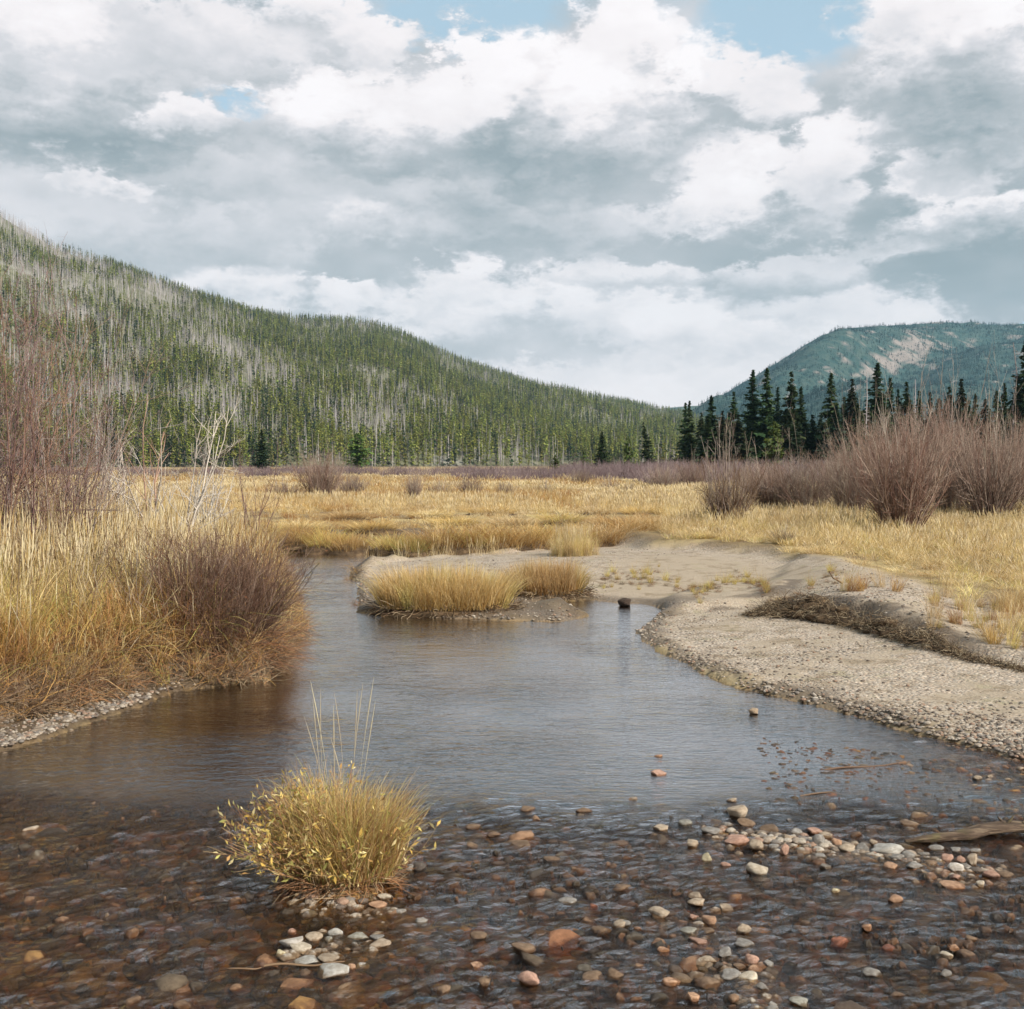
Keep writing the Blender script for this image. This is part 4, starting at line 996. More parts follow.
bank_shrub(28, 590, 300, 90, .6, 44, PURP + GREYB, 'tall reddish bare shrub right of the far left one', lean=.18, seed=12, r0=.009, Y=13.0, brad=.6, sub=12, sub2=6, curl=.13)
bank_shrub(52, 560, 395, 60, .6, 46, [(.27, .13, .08), (.33, .18, .11)] + PURP, 'rusty red bare shrub standing in the pale grass near the left edge', lean=.32, seed=13, r0=.007, Y=14.0, brad=.4)
bank_shrub(-90, 600, 300, 100, .6, 40, PURP, 'bare shrub standing left of the view', lean=.22, seed=14, r0=.012, Y=12.5, brad=.6, sub=7)
bank_shrub(122, 520, 405, 70, .6, 9, [(.46, .42, .37), (.36, .31, .27)], 'thin grey forked sapling in the pale grass', lean=.50, seed=15, r0=.017, sub=7, sub2=5, Y=16.0, brad=.1, curl=.16)
bank_shrub(156, 530, 400, 60, .6, 12, [(.28, .17, .13), (.42, .37, .32)], 'reddish stemmed open sapling right of the thin grey one', lean=.42, seed=16, r0=.017, sub=7, sub2=5, Y=15.0, brad=.15, curl=.13)
bank_shrub(196, 505, 415, 50, .6, 12, [(.46, .42, .37), (.36, .31, .27)], 'pale grey sapling behind the dense brown bush', lean=.45, seed=17, r0=.017, sub=7, sub2=5, Y=18.5, brad=.15, curl=.13)
bank_shrub(246, 500, 440, 40, .6, 16, PURP, 'small dark bare shrub behind the right end of the left bank', lean=.45, seed=18, r0=.008, Y=20.0, brad=.2, curl=.1)
bank_shrub(90, 590, 455, 40, .6, 14, BRN, 'brown dry stems standing in the tall grass of the left bank', lean=.35, seed=19, r0=.005, Y=11.5, sub=5, brad=.4)
bank_shrub(18, 640, 470, 60, .5, 40, BRN, 'brown dry stems close to the left edge in front of the tall shrubs', lean=.4, seed=20, r0=.005, Y=10.3, sub=5, sub2=2, brad=.6)
bank_shrub(150, 640, 520, 60, .5, 30, BRN + GREYB[:1], 'short brown dry stems left of the dense brown bush', lean=.5, seed=21, r0=.004, Y=11.2, sub=5, sub2=3, brad=.5, leafcols=[(.4, .2, .1)], nleaf=60)

# litter and low dead stuff spilling down the left bank to the water
def tangle(seed, n, rad, cols, up=.8, L=.28, r=.0028):
    gg = np.random.default_rng(seed); s = Soup(); a = gg.uniform(0, 6.28, n); q = np.sqrt(gg.uniform(0, 1, n)) * rad
    b = np.c_[np.cos(a) * q, np.sin(a) * q, gg.uniform(-.02, .08, n)]; d = unit(np.c_[gg.normal(0, 1, n), gg.normal(0, 1, n), np.abs(gg.normal(0, up, n))])
    p = stempaths(b, d, L * gg.uniform(.4, 1.2, n), gg, 5, .3, .08); tubes(s, p, np.tile(np.linspace(r, r * .4, 5), (n, 1)), pal(gg, n, cols, .25), 3)
    return s.mesh('tangle', [M_twig])
TAN = [tangle(30, 70, .16, BRN + RUST), tangle(31, 70, .16, BRN + OCHRE[3:]), tangle(32, 60, .16, [(.08, .05, .03), (.13, .09, .055), (.34, .27, .18)])]
N = 9000; x = ge.uniform(-9, 0, N); y = ge.uniform(7, 21, N); z, dw, bar, dt = not_wet(x, y)
bm = sstep(-1.7, -2.6, x) * sstep(11.0, 9.2, y)
k = (dw > -.04 + .50 * bm) & (dw < .75 + .55 * bm) & (bar < .4) & (x / y > -.75)
scatter('bank_undergrowth', x[k], y[k], z[k], ge.uniform(0, 6.28, k.sum()), ge.uniform(.6, 1.3, k.sum()), TAN[:2], 'brown dead stems and litter along the foot of the left bank')
k2 = (dw > .02 + .5 * bm) & (dw < .6 + .5 * bm) & (bar < .4) & (x / y > -.75) & (ge.uniform(0, 1, N) < .35)
scatter('bank_foot_grass', x[k2], y[k2], z[k2], ge.uniform(0, 6.28, k2.sum()), ge.uniform(.28, .6, k2.sum()), T_edge, 'short rusty grass at the foot of the left bank', tilt=ge.normal(0, .35, (k2.sum(), 2)))

# ------------------------------------------------------------------ stones
def stone_mesh(seed, sub=3, flat=.6, name='stone', mat=None, facets=9, rough=.16):
    import bmesh
    bm = bmesh.new(); bmesh.ops.create_icosphere(bm, subdivisions=sub, radius=1.0)
    V = np.array([v.co[:] for v in bm.verts]); Fc = np.array([[v.index for v in f.verts] for f in bm.faces]); bm.free()
    gg = np.random.default_rng(seed)
    n = unit(gg.normal(0, 1, (facets, 3))); dd = gg.uniform(.48, .82, facets)
    for i in range(facets):
        ex = np.maximum(V @ n[i] - dd[i], 0); V = V - ex[:, None] * n[i] * .97
    nz = vnoise(V[:, 0] * 2 + seed, V[:, 1] * 2 + V[:, 2] * 1.7) + .4 * vnoise(V[:, 0] * 6 + seed, V[:, 1] * 6 + V[:, 2] * 5)
    V = V * (1 + rough * nz[:, None]); V = V / np.abs(V).max(0)
    return mesh(name, V, [Fc], mat, smooth=True)
def mat_stone(name, wetmix):
    m, t = mat_new(name)
    oi = t.new('ShaderNodeObjectInfo'); tc = t.new('ShaderNodeTexCoord').outputs['Object']; rnd = oi.outputs['Random']
    off = t.vmath('ADD', tc, t.vmath('SCALE', (7., 3., 5.), scale=rnd))
    n = t.noise(off, 2.2, 6, .65); n2 = t.noise(off, 14, 4, .7)
    if wetmix is None:
        c = oi.outputs['Color']
    else:
        c = t.ramp(rnd, wetmix, 'CONSTANT')
    c = t.mix(t.maprange(n, .35, .7), t.mix(1.0, c, (.62, .58, .54), 'MULTIPLY'), c)
    c = t.mix(t.math('MULTIPLY', t.maprange(n2, .52, .7), .45), c, t.mix(.5, c, (.10, .08, .06)))
    posz = t.new('ShaderNodeSeparateXYZ', ins={0: t.new('ShaderNodeNewGeometry').outputs['Position']}).outputs[2]
    wet = t.maprange(t.math('ADD', posz, t.math('MULTIPLY', t.math('SUBTRACT', n, .5), .02)), .002, .012, 1.0, 0.0)      # wet up to the splash line
    c = t.mix(wet, c, t.mix(1.0, c, (.50, .40, .30), 'MULTIPLY'))
    r = t.math('SUBTRACT', .85, t.math('MULTIPLY', wet, .55))
    h = t.math('ADD', n2, t.math('MULTIPLY', n, .6))
    finish(t, pbsdf(t, c, r, bump(t, h, .10, .5), .4)); return m
M_stone = mat_stone('river_stone', None)
M_cob = mat_stone('bed_stone', [(0, (.30, .16, .08)), (.10, (.15, .11, .07)), (.2, (.32, .19, .11)), (.3, (.11, .09, .065)), (.4, (.34, .25, .16)), (.5, (.20, .15, .08)), (.6, (.34, .16, .08)), (.7, (.24, .20, .15)), (.8, (.38, .21, .07)), (.9, (.14, .10, .075)), (.97, (.50, .40, .30))])
M_peb = mat_stone('pebble', [(0, (.30, .24, .18)), (.15, (.44, .36, .28)), (.3, (.20, .16, .13)), (.45, (.50, .44, .36)), (.6, (.42, .28, .20)), (.7, (.27, .24, .21)), (.85, (.56, .50, .42)), (.95, (.13, .10, .08))])
ST = [stone_mesh(i, 3, mat=M_stone, facets=[7, 9, 12, 8, 10, 6, 11, 9][i]) for i in range(8)]
CB = [stone_mesh(20 + i, 2, mat=M_cob, rough=.12) for i in range(6)]
M_rif = mat_stone('riffle_stone', [(0, (.16, .10, .06)), (.15, (.10, .075, .05)), (.3, (.22, .14, .085)), (.45, (.085, .07, .05)), (.6, (.27, .16, .09)), (.7, (.14, .12, .09)), (.8, (.32, .20, .12)), (.88, (.12, .08, .055)), (.95, (.36, .30, .23))])
RB = [stone_mesh(60 + i, 2, mat=M_rif, rough=.2, facets=10) for i in range(5)]
PB = [stone_mesh(40 + i, 1, mat=M_peb, rough=.1, facets=6) for i in range(5)]
COL = dict(pink=(.50, .31, .23), tan=(.46, .37, .27), cream=(.62, .54, .42), white=(.66, .61, .54), grey=(.32, .30, .27), brown=(.24, .16, .10), orange=(.52, .32, .20),
           red=(.36, .15, .09), green=(.36, .345, .29), yellow=(.60, .53, .35), dark=(.12, .10, .085), pale=(.52, .50, .45))
WORD = dict(pink='pinkish', tan='tan', cream='cream', white='whitish', grey='grey', brown='brown', orange='orange', red='reddish', green='greenish grey', yellow='pale yellow', dark='dark', pale='pale grey')
def Z2(l): return [(620 + a / 2.535, 760 + b / 2.535, w / 2.535, h / 2.535, c) for a, b, w, h, c in l]
def Z4(l): return [(420 + a / 3.267, 700 + b / 3.267, w / 3.267, h / 3.267, c) for a, b, w, h, c in l]
def Z1(l): return [(180 + a / 2.89, 660 + b / 2.89, w / 2.89, h / 2.89, c) for a, b, w, h, c in l]
rowst = Z2([(285, 100, 28, 9, 'tan'), (298, 128, 54, 46, 'tan'), (318, 155, 52, 30, 'brown'), (232, 175, 54, 28, 'grey'), (272, 160, 34, 16, 'grey'), (245, 195, 28, 14, 'tan'), (295, 199, 64, 32, 'pink'), (346, 213, 42, 32, 'tan'),
    (342, 188, 40, 20, 'tan'), (385, 170, 62, 28, 'brown'), (382, 196, 42, 20, 'tan'), (420, 194, 40, 28, 'tan'), (416, 231, 26, 34, 'pink'), (430, 150, 20, 11, 'grey'), (447, 178, 36, 20, 'grey'), (390, 216, 34, 14, 'grey'),
    (465, 201, 34, 18, 'tan'), (492, 175, 42, 18, 'pink'), (505, 205, 34, 36, 'grey'), (455, 228, 56, 18, 'brown'), (512, 240, 38, 18, 'grey'), (547, 206, 30, 27, 'orange'), (520, 186, 36, 14, 'tan'), (578, 221, 44, 28, 'tan'), (545, 238, 50, 20, 'brown'), (480, 216, 30, 14, 'grey'),
    (598, 208, 30, 16, 'tan'), (618, 222, 40, 32, 'grey'), (622, 251, 38, 18, 'brown'), (598, 238, 30, 14, 'tan'), (676, 221, 86, 44, 'pale'), (640, 205, 24, 20, 'tan'), (685, 266, 40, 26, 'orange'), (702, 243, 48, 20, 'grey'), (732, 238, 40, 26, 'grey'),
    (745, 264, 50, 28, 'grey'), (786, 258, 38, 24, 'brown'), (800, 220, 40, 16, 'grey'), (770, 236, 34, 16, 'grey'), (828, 246, 40, 28, 'pink'), (852, 225, 34, 14, 'grey'), (861, 252, 28, 30, 'pink'), (895, 253, 30, 36, 'tan'), (852, 271, 42, 32, 'white'), (905, 228, 34, 14, 'grey'),
    (838, 309, 68, 26, 'orange'), (850, 294, 36, 13, 'pink'), (915, 311, 24, 20, 'cream'), (940, 286, 42, 32, 'pink'), (975, 287, 42, 18, 'brown'), (898, 276, 26, 18, 'dark'), (760, 280, 26, 12, 'dark'), (660, 248, 24, 14, 'grey')])
cluster = Z2([(195, 341, 44, 17, 'tan'), (195, 358, 48, 15, 'tan'), (100, 380, 62, 32, 'tan'), (226, 403, 40, 36, 'orange'), (183, 391, 36, 20, 'pink'), (175, 428, 46, 22, 'green'), (218, 431, 52, 20, 'brown'), (312, 426, 40, 38, 'tan'), (268, 371, 42, 18, 'tan'),
    (266, 397, 30, 17, 'dark'), (200, 454, 52, 20, 'pink'), (107, 474, 40, 16, 'orange'), (222, 498, 50, 24, 'tan'), (270, 486, 44, 34, 'grey'), (315, 465, 58, 17, 'grey'), (331, 501, 44, 34, 'pink'), (376, 514, 28, 23, 'grey'), (343, 523, 46, 18, 'orange'),
    (282, 541, 60, 28, 'grey'), (328, 549, 68, 36, 'cream'), (360, 571, 32, 28, 'grey'), (225, 557, 68, 24, 'brown'), (350, 606, 42, 17, 'orange'), (385, 615, 32, 22, 'grey'), (455, 606, 52, 26, 'green'), (300, 518, 36, 18, 'brown'), (248, 516, 30, 14, 'dark'), (380, 628, 46, 18, 'grey')])
riffle_st = Z2([(97, 30, 42, 18, 'pink'), (35, 96, 28, 10, 'orange'), (103, 167, 40, 24, 'tan'), (183, 209, 34, 24, 'tan'), (165, 157, 38, 12, 'green'), (223, 247, 32, 28, 'yellow'), (268, 262, 30, 17, 'pink'), (340, 271, 68, 48, 'cream'), (12, 411, 30, 20, 'grey'),
    (697, 351, 42, 30, 'orange'), (735, 358, 34, 20, 'grey'), (548, 328, 26, 12, 'yellow'), (628, 418, 30, 14, 'orange'), (555, 455, 52, 18, 'red'), (520, 265, 30, 14, 'grey'), (640, 536, 52, 18, 'grey'), (825, 540, 36, 27, 'grey'), (828, 489, 36, 20, 'cream'),
    (885, 446, 40, 17, 'brown'), (850, 472, 32, 14, 'orange'), (185, 596, 34, 27, 'orange'), (905, 43, 28, 18, 'tan'), (940, 41, 24, 12, 'tan'), (985, 46, 20, 12, 'tan'), (760, 420, 30, 12, 'brown'), (470, 410, 32, 12, 'brown'), (680, 470, 36, 14, 'red'), (930, 520, 40, 14, 'red'), (540, 560, 40, 14, 'brown'), (700, 590, 46, 16, 'brown')]) + \
    Z4([(780, 178, 36, 15, 'orange'), (700, 319, 28, 13, 'tan'), (353, 350, 60, 20, 'brown'), (535, 358, 62, 9, 'brown'), (480, 650, 64, 32, 'grey'), (355, 905, 74, 66, 'pink'), (655, 726, 52, 32, 'tan'), (715, 741, 36, 18, 'orange'), (590, 741, 72, 26, 'brown'), (660, 605, 70, 28, 'brown'), (790, 806, 46, 24, 'orange'),
        (320, 469, 110, 24, 'brown'), (175, 471, 60, 22, 'brown'), (460, 609, 52, 20, 'brown'), (562, 665, 44, 16, 'red'), (190, 763, 62, 30, 'brown'), (340, 800, 84, 38, 'brown'), (565, 896, 84, 46, 'brown'), (632, 886, 70, 46, 'brown'), (185, 861, 52, 30, 'orange'), (78, 941, 52, 38, 'brown'), (208, 917, 42, 30, 'brown'),
        (8, 541, 26, 32, 'dark'), (10, 716, 26, 26, 'grey'), (820, 910, 66, 24, 'orange'), (650, 462, 70, 16, 'brown'), (475, 418, 40, 14, 'orange'), (175, 410, 56, 12, 'brown'), (260, 530, 60, 14, 'brown'), (430, 515, 66, 14, 'brown'), (500, 545, 50, 12, 'brown'), (240, 435, 50, 10, 'brown'), (880, 960, 44, 28, 'orange'), (920, 910, 50, 20, 'brown')])
ring = Z1([(325, 803, 92, 50, 'white'), (325, 779, 30, 16, 'pink'), (390, 795, 56, 32, 'tan'), (350, 828, 72, 24, 'cream'), (290, 840, 38, 24, 'yellow'), (366, 861, 78, 28, 'pale'), (432, 862, 66, 15, 'tan'), (440, 891, 98, 40, 'pale'), (495, 886, 26, 24, 'orange'), (522, 877, 52, 26, 'white'),
    (430, 803, 36, 20, 'green'), (447, 785, 46, 32, 'pale'), (515, 790, 64, 30, 'green'), (572, 795, 48, 28, 'grey'), (576, 816, 68, 32, 'tan'), (506, 818, 26, 14, 'grey'), (410, 780, 30, 16, 'tan')])
clumpst = Z1([(570, 701, 58, 32, 'orange'), (632, 723, 46, 24, 'grey'), (692, 749, 50, 30, 'grey'), (692, 596, 40, 34, 'dark'), (665, 600, 32, 26, 'grey'), (590, 680, 52, 22, 'cream'), (520, 668, 40, 18, 'tan'), (668, 560, 36, 14, 'brown')])
sets = [(rowst, 'in the driftwood stone row', 'stones in the row by the driftwood'), (cluster, 'in the lower right cluster', 'stones in the lower right cluster'),
        (riffle_st, 'scattered in the riffle', 'scattered stones in the riffle'), (ring, 'in the ring below the clump', 'stones in the ring below the clump'), (clumpst, 'beside the leafy clump', 'stones at the foot of the clump')]
taken = []
for lst, place, grp in sets:
    cnt = {}
    for st in sorted(lst): cnt.setdefault((st[4], st[2] > 17), []).append(st)
    for st in lst:
        px, py, w, h, c = st
        x, y = (float(q) for q in P(px, py + h * .30, 0.0)); d = math.hypot(x, y)
        W = w / F * y; ht = max((h - .34 * w) / .9, .22 * w) / F * y
        sx, sy, sz = W / 2 * 1.04, W / 2 * .85, ht * .5 + .012
        o = obj('river_stone', ST[int(ge.integers(0, 8))]); w0 = W; W = W * 1.22
        sub_ = c in ('brown', 'red', 'orange') and h < .42 * w                     # washed over: hardly out of the water
        zc = ht * (.60 if sub_ else 1.08) - sz
        o.location = (x, y, zc); o.rotation_euler = (ge.normal(0, .12), ge.normal(0, .12), ge.choice([0, math.pi]) + ge.normal(0, .25)); o.scale = (sx, sy, sz)
        jj = float(ge.uniform(.8, 1.1)); o.color = (*[min(1, q * jj) for q in COL[c]], 1)
        mem = cnt[(c, w > 17)]; big = 'larger' if w > 17 else 'small'
        if len(mem) == 1: lb = '%s %s stone, the only one %s' % (big, WORD[c], place)
        else: lb = '%s %s stone, %s from left of those %s' % (big, WORD[c], ordn(mem.index(st)), place)
        tag(o, lb, 'stone', grp); taken.append((x, y, sx))
taken = np.array(taken)
def single(name, px, py, w, h, col, label, z=0.0, cat='stone'):
    x, y = (float(q) for q in P(px, py, z)); o = obj(name, ST[3]); W = w / F * y; o.location = (x, y, z + h / F * y * .35); o.scale = (W / 2, W / 2 * .8, h / F * y * .7); o.color = (*col, 1); tag(o, label, cat)
single('earth_clod', 625, 606, 15, 8, (.06, .038, .025), 'dark brown clod of earth at the water edge of the gravel bar', .0, 'clod')
single('river_stone', 754, 714, 11, 6, (.42, .32, .22), 'single small tan stone in the calm water near the gravel shore', 0)

# stones of the river bed and gravel: nobody could count them
N = 36000
u = ge.uniform(0, 1, N); y = 3.2 + 8.5 * u ** 1.1; x = ge.uniform(-.62, .62, N) * y
z, dw, bar, dt, ds, rif = ground(x, y, True)
k = (dw < -.25) & (z < -.034) & (ge.uniform(0, 1, N) < .15 + .85 * rif)
x, y, z = x[k], y[k], z[k]; n = len(x); s0 = .018 + .055 * ge.uniform(0, 1, n) ** 3.2
big = (ge.uniform(0, 1, n) < .018) & (z < -.055); s0 = np.where(big, ge.uniform(.07, .12, n), s0)
scatter('riverbed_cobbles', x, y, z + s0 * .12, ge.uniform(0, 6.28, n), np.c_[s0 * 1.15, s0 * .9, s0 * ge.uniform(.4, .75, n)], CB, 'orange brown cobbles on the shallow river bed', tilt=ge.normal(0, .2, (n, 2)))
# pebbles along the margins and over the bar
N = 120000
px = ge.uniform(-100, 1250, N); py = 540 + 270 * ge.uniform(0, 1, N) ** .8; x, y = P(px, py, .06)
z, dw, bar, dt, ds, rif = ground(x, y, True)
bm = sstep(-1.7, -2.6, x) * sstep(11.0, 9.2, y)
sandd = sdist(x, y, px_poly([(560, 575), (640, 556), (740, 556), (830, 572), (880, 590), (780, 600), (700, 600), (600, 598)], .2))
dens = (np.exp(-np.maximum(dw, 0) / .35) * .9 + .55 * np.clip(.6 + 2 * fbm(x * .8, y * .8, 3), 0, 1)) * bar * sstep(-.8, .4, sandd) + bm * 2 * (dw < .7)
k = (dw > -.14) & (ge.uniform(0, 1, N) < dens)
x, y, z, dw = x[k], y[k], z[k], dw[k]; n = len(x); s0 = .006 + .016 * ge.uniform(0, 1, n) ** 3 + .012 * (dw < .2) * ge.uniform(0, 1, n)
scatter('gravel', x, y, z + s0 * .2, ge.uniform(0, 6.28, n), np.c_[s0 * 1.2, s0, s0 * .65], PB, 'loose gravel on the bar and along the water edge')
# stones awash off the right shore
N = 1500; px = ge.uniform(760, 1250, N); py = 742 + (px - 800) * .12 + np.abs(ge.normal(0, 26, N)); x, y = P(px, py, 0); z, dw, bar, dt, ds, rif = ground(x, y, True)
k = (dw < .0) & (ge.uniform(0, 1, N) < .6); x, y, z = x[k], y[k], z[k]; n = len(x); s0 = .02 + .045 * ge.uniform(0, 1, n) ** 2
scatter('shallow_stones', x, y, np.maximum(z, -.035 + .0 * z) + .0, ge.uniform(0, 6.28, n), np.c_[s0 * 1.2, s0, np.full(n, .036) + s0 * .15], CB, 'brown stones awash in the shallows off the right shore')

# ------------------------------------------------------------------ the leafy grass clump in the foreground
def fg_clump():
    gg = np.random.default_rng(950); cx, cy = (float(q) for q in P(338, 888, 0)); cy += .12
    e = empty('grass_clump', (cx, cy, 0)); tag(e, 'bushy clump of yellow green grass and leafy willow twigs standing in the shallow foreground water', 'grass clump')
    s = Soup(); n = 4300; a = gg.uniform(0, 6.28, n); q = np.sqrt(gg.uniform(0, 1, n))
    root = np.c_[np.cos(a) * q * .27 + .02, np.sin(a) * q * .21, .03 + .07 * (1 - q)]
    al = a + gg.normal(0, .95, n); hh = .60 * gg.uniform(.35, 1.06, n) * (1 - .30 * q * q) * (1 - .10 * np.cos(a + .6) * q) * (1 + .5 * fbm(root[:, 0] * 9, root[:, 1] * 9, 2)) * (1 + .14 * np.cos(a) * q)
    col = np.where((gg.uniform(0, 1, n) < .28)[:, None], pal(gg, n, OLIVE + [(.42, .42, .10)], .2), pal(gg, n, [OCHRE[0], OCHRE[2], STRAW[1], RUST[1], RUST[0], OCHRE[1], STRAW[0]], .2))
    blades(s, root, hh, al, q * .42 + np.abs(gg.normal(0, .20, n)), .0042 * gg.uniform(.6, 1.4, n), col, gg, 6, tipcol=col * .6 + np.array([.60, .42, .18]) * .4)
    obj('blades', s.mesh('blades', [M_grass]), e)
    # twigs with narrow yellow leaves, most of them on the left side
    n = 230; a = np.where(gg.uniform(0, 1, n) < .5, gg.normal(math.pi * 1.08, .55, n), gg.uniform(0, 6.28, n)); q = gg.uniform(.1, 1, n)
    base = np.c_[np.cos(a) * q * .20 - .02, np.sin(a) * q * .18, np.full(n, .02)]
    tl = gg.uniform(.25, 1.15, n); d = np.c_[np.cos(a) * np.sin(tl), np.sin(a) * np.sin(tl), np.cos(tl)]
    L = gg.uniform(.28, .58, n) * np.where(np.cos(a) < 0, 1.05, .8)
    tw = Soup(); p = stempaths(base, d, L, gg, 7, .10, -.0, .035); cc = pal(gg, n, [(.30, .16, .08), (.22, .11, .06), (.36, .24, .12)]); tubes(tw, p, np.tile(np.linspace(.0028, .001, 7), (n, 1)), cc, 4)
    idx = np.repeat(np.arange(n), 4); b, dd = at_t(p[idx], gg.uniform(.3, .9, n * 4)); p2 = stempaths(b, unit(dd + gg.normal(0, .45, (n * 4, 3))), gg.uniform(.06, .18, n * 4), gg, 4, .1, 0, .03)
    tubes(tw, p2, np.tile(np.linspace(.0016, .0007, 4), (n * 4, 1)), cc[idx], 3)
    o = obj('twigs', tw.mesh('twigs', [M_twig]), e)
    lf = Soup(); LC = [(.62, .47, .14), (.54, .44, .16), (.72, .60, .30), (.44, .42, .13), (.60, .40, .10), (.46, .27, .10)]
    leaves(lf, p, 900, gg, .047, LC, tmin=.3); leaves(lf, p2, 1500, gg, .043, LC, tmin=.1)
    obj('leaves', lf.mesh('leaves', [M_grass]), o)
    # dead litter round the foot
    t = Soup(); m_ = 700; a = gg.uniform(0, 6.28, m_); q = gg.uniform(.5, 1.1, m_); b = np.c_[np.cos(a) * .27 * q, np.sin(a) * .24 * q - .03, gg.uniform(0, .07, m_)]
    d = unit(np.c_[np.cos(a) + gg.normal(0, .5, m_), np.sin(a) + gg.normal(0, .5, m_), gg.normal(.1, .4, m_)]); tubes(t, stempaths(b, d, gg.uniform(.05, .2, m_), gg, 4, .3, .1), np.tile(np.linspace(.0022, .001, 4), (m_, 1)), pal(gg, m_, RUST + [(.40, .30, .18), (.12, .08, .05)]), 3)
    obj('litter', t.mesh('litter', [M_twig]), e)
    mo = obj('root_mound', mound_mesh(77, .29, .13), e); mo.scale = (1, .85, 1)
    # tall seed stalks
    sk = Soup(); tops = [(308, 683), (318, 692), (331, 696), (336, 702), (357, 690), (362, 684), (312, 700), (372, 680), (376, 700), (390, 770), (325, 745), (300, 720)]
    for i, (tx, ty) in enumerate(tops):
        X, Zt = PY(tx, ty, cy + gg.uniform(-.08, .1)); bx = .35 * (X - cx); by = gg.uniform(-.1, .1); sway = gg.normal(0, .02)
        tt = np.linspace(0, 1, 8); p = np.zeros((1, 8, 3)); p[0, :, 0] = bx + (X - cx - bx) * tt ** 1.3 + sway * np.sin(tt * 3.1); p[0, :, 1] = by; p[0, :, 2] = .05 + (Zt - .05) * tt
        st_ = Soup(); tubes(st_, p, np.array([[.0010, .0009, .0009, .0008, .0007, .0014, .0024, .0006]]), np.array([.62, .52, .34]), 4); obj('seed_stalk', st_.mesh('seed_stalk', [M_grass]), e)
fg_clump()

# ------------------------------------------------------------------ driftwood, sticks, bank debris, foam
def mat_wood():
    m, t = mat_new('driftwood'); tc = t.new('ShaderNodeTexCoord').outputs['Object']
    st = t.vmath('MULTIPLY', tc, (2.0, 22., 22.)); n = t.noise(st, 2.0, 5, .6, .6); n2 = t.noise(tc, 9, 4, .6)
    c = t.ramp(n, [(.3, (.035, .022, .014)), (.5, (.085, .055, .035)), (.72, (.21, .155, .10))]); c = t.mix(t.maprange(n2, .5, .7), c, t.mix(.6, c, (.10, .085, .03)))
    finish(t, pbsdf(t, c, .75, bump(t, n, .02, .9), .3)); return m
def log():
    gg = np.random.default_rng(5); pts = [(905, 841, .006, .012), (925, 839, .018, .026), (950, 836, .022, .030), (972, 833, .026, .040), (985, 829, .040, .044), (1000, 827, .046, .046), (1024, 827, .040, .042), (1070, 826, .034, .04), (1130, 828, .02, .03)]
    C = []; Rr = []
    for px, py, z, r in pts: x, y = P(px, py, z); C.append([float(x), float(y), z]); Rr.append(r)
    C = np.array(C); Rr = np.array(Rr); tt = np.linspace(0, len(C) - 1, 60); i = np.minimum(tt.astype(int), len(C) - 2); f = (tt - i)[:, None]; f2 = f * f * (3 - 2 * f)
    p = C[i] * (1 - f) + C[i + 1] * f; r = Rr[i] * (1 - f2[:, 0]) + Rr[i + 1] * f2[:, 0]
    o0 = p[0].copy(); p = p - o0; s = Soup(); tubes(s, p[None], r[None], np.array([.3, .22, .15]), 18)
    V = s.v[0]; ctr = np.repeat(p, 18, 0); a = np.tile(np.arange(18), 60); l = np.repeat(np.arange(60), 18)
    k = 1 + .55 * vnoise(np.cos(a / 18 * 6.283) * 2 + l * .02, np.sin(a / 18 * 6.283) * 2 + l * .09) + .25 * vnoise(a * 1.3, l * .12)
    s.v[0] = ctr + (V - ctr) * k[:, None] * [1, 1, .75]
    me = s.mesh('log', [mat_wood()], smooth=True); e = empty('driftwood_log', tuple(o0)); tag(e, 'long weathered driftwood log lying half in the water at the right edge', 'driftwood')
    obj('trunk', me, e)
    s = Soup(); q = p[[38, 39, 44]]; tubes(s, stempaths(q + [0, 0, .02], unit(np.array([[-.3, .5, .5], [.6, -.2, .6], [.5, .4, .3]])), np.array([.05, .06, .05]), gg, 5, .15), np.tile(np.linspace(.012, .004, 5), (3, 1)), np.array([.3, .22, .15]), 6)
    obj('branch_stubs', s.mesh('branch_stubs', [me.materials[0]], True), e)
log()
def stick(pts, r, label, name='stick'):
    C = np.array([[*(float(q) for q in P(a, b, z)), z] for a, b, z in pts]); s = Soup(); o0 = C[0].copy()
    tt = np.linspace(0, len(C) - 1, 24); i = np.minimum(tt.astype(int), len(C) - 2); f = (tt - i)[:, None]; p = C[i] * (1 - f) + C[i + 1] * f - o0
    p[:, 2] += .004 * np.sin(tt * 3); tubes(s, p[None], np.linspace(r, r * .5, 24)[None], np.array([.16, .10, .06]), 6)
    o = obj(name, s.mesh(name, [M_twig], True)); o.location = o0; tag(o, label, 'stick')
stick([(264, 966, .012), (290, 964, .014), (318, 965, .012), (345, 962, .02)], .006, 'thin dark stick lying in the water left of the stone ring')
stick([(220, 970, -.01), (250, 969, .006), (262, 967, .004)], .005, 'short dark stick end awash left of the stone ring')
stick([(824, 770, -.004), (850, 767, .006), (885, 765, .003), (910, 762, -.004)], .007, 'waterlogged brown branch awash off the right gravel shore', 'branch')
stick([(800, 796, -.004), (830, 792, .004), (860, 795, -.004)], .005, 'waterlogged dark twig awash in front of the brown branch', 'branch')
stick([(842, 583, .50), (833, 578, .60), (829, 571, .74)], .014, 'crooked dark stick poking up from the bank debris', 'stick')

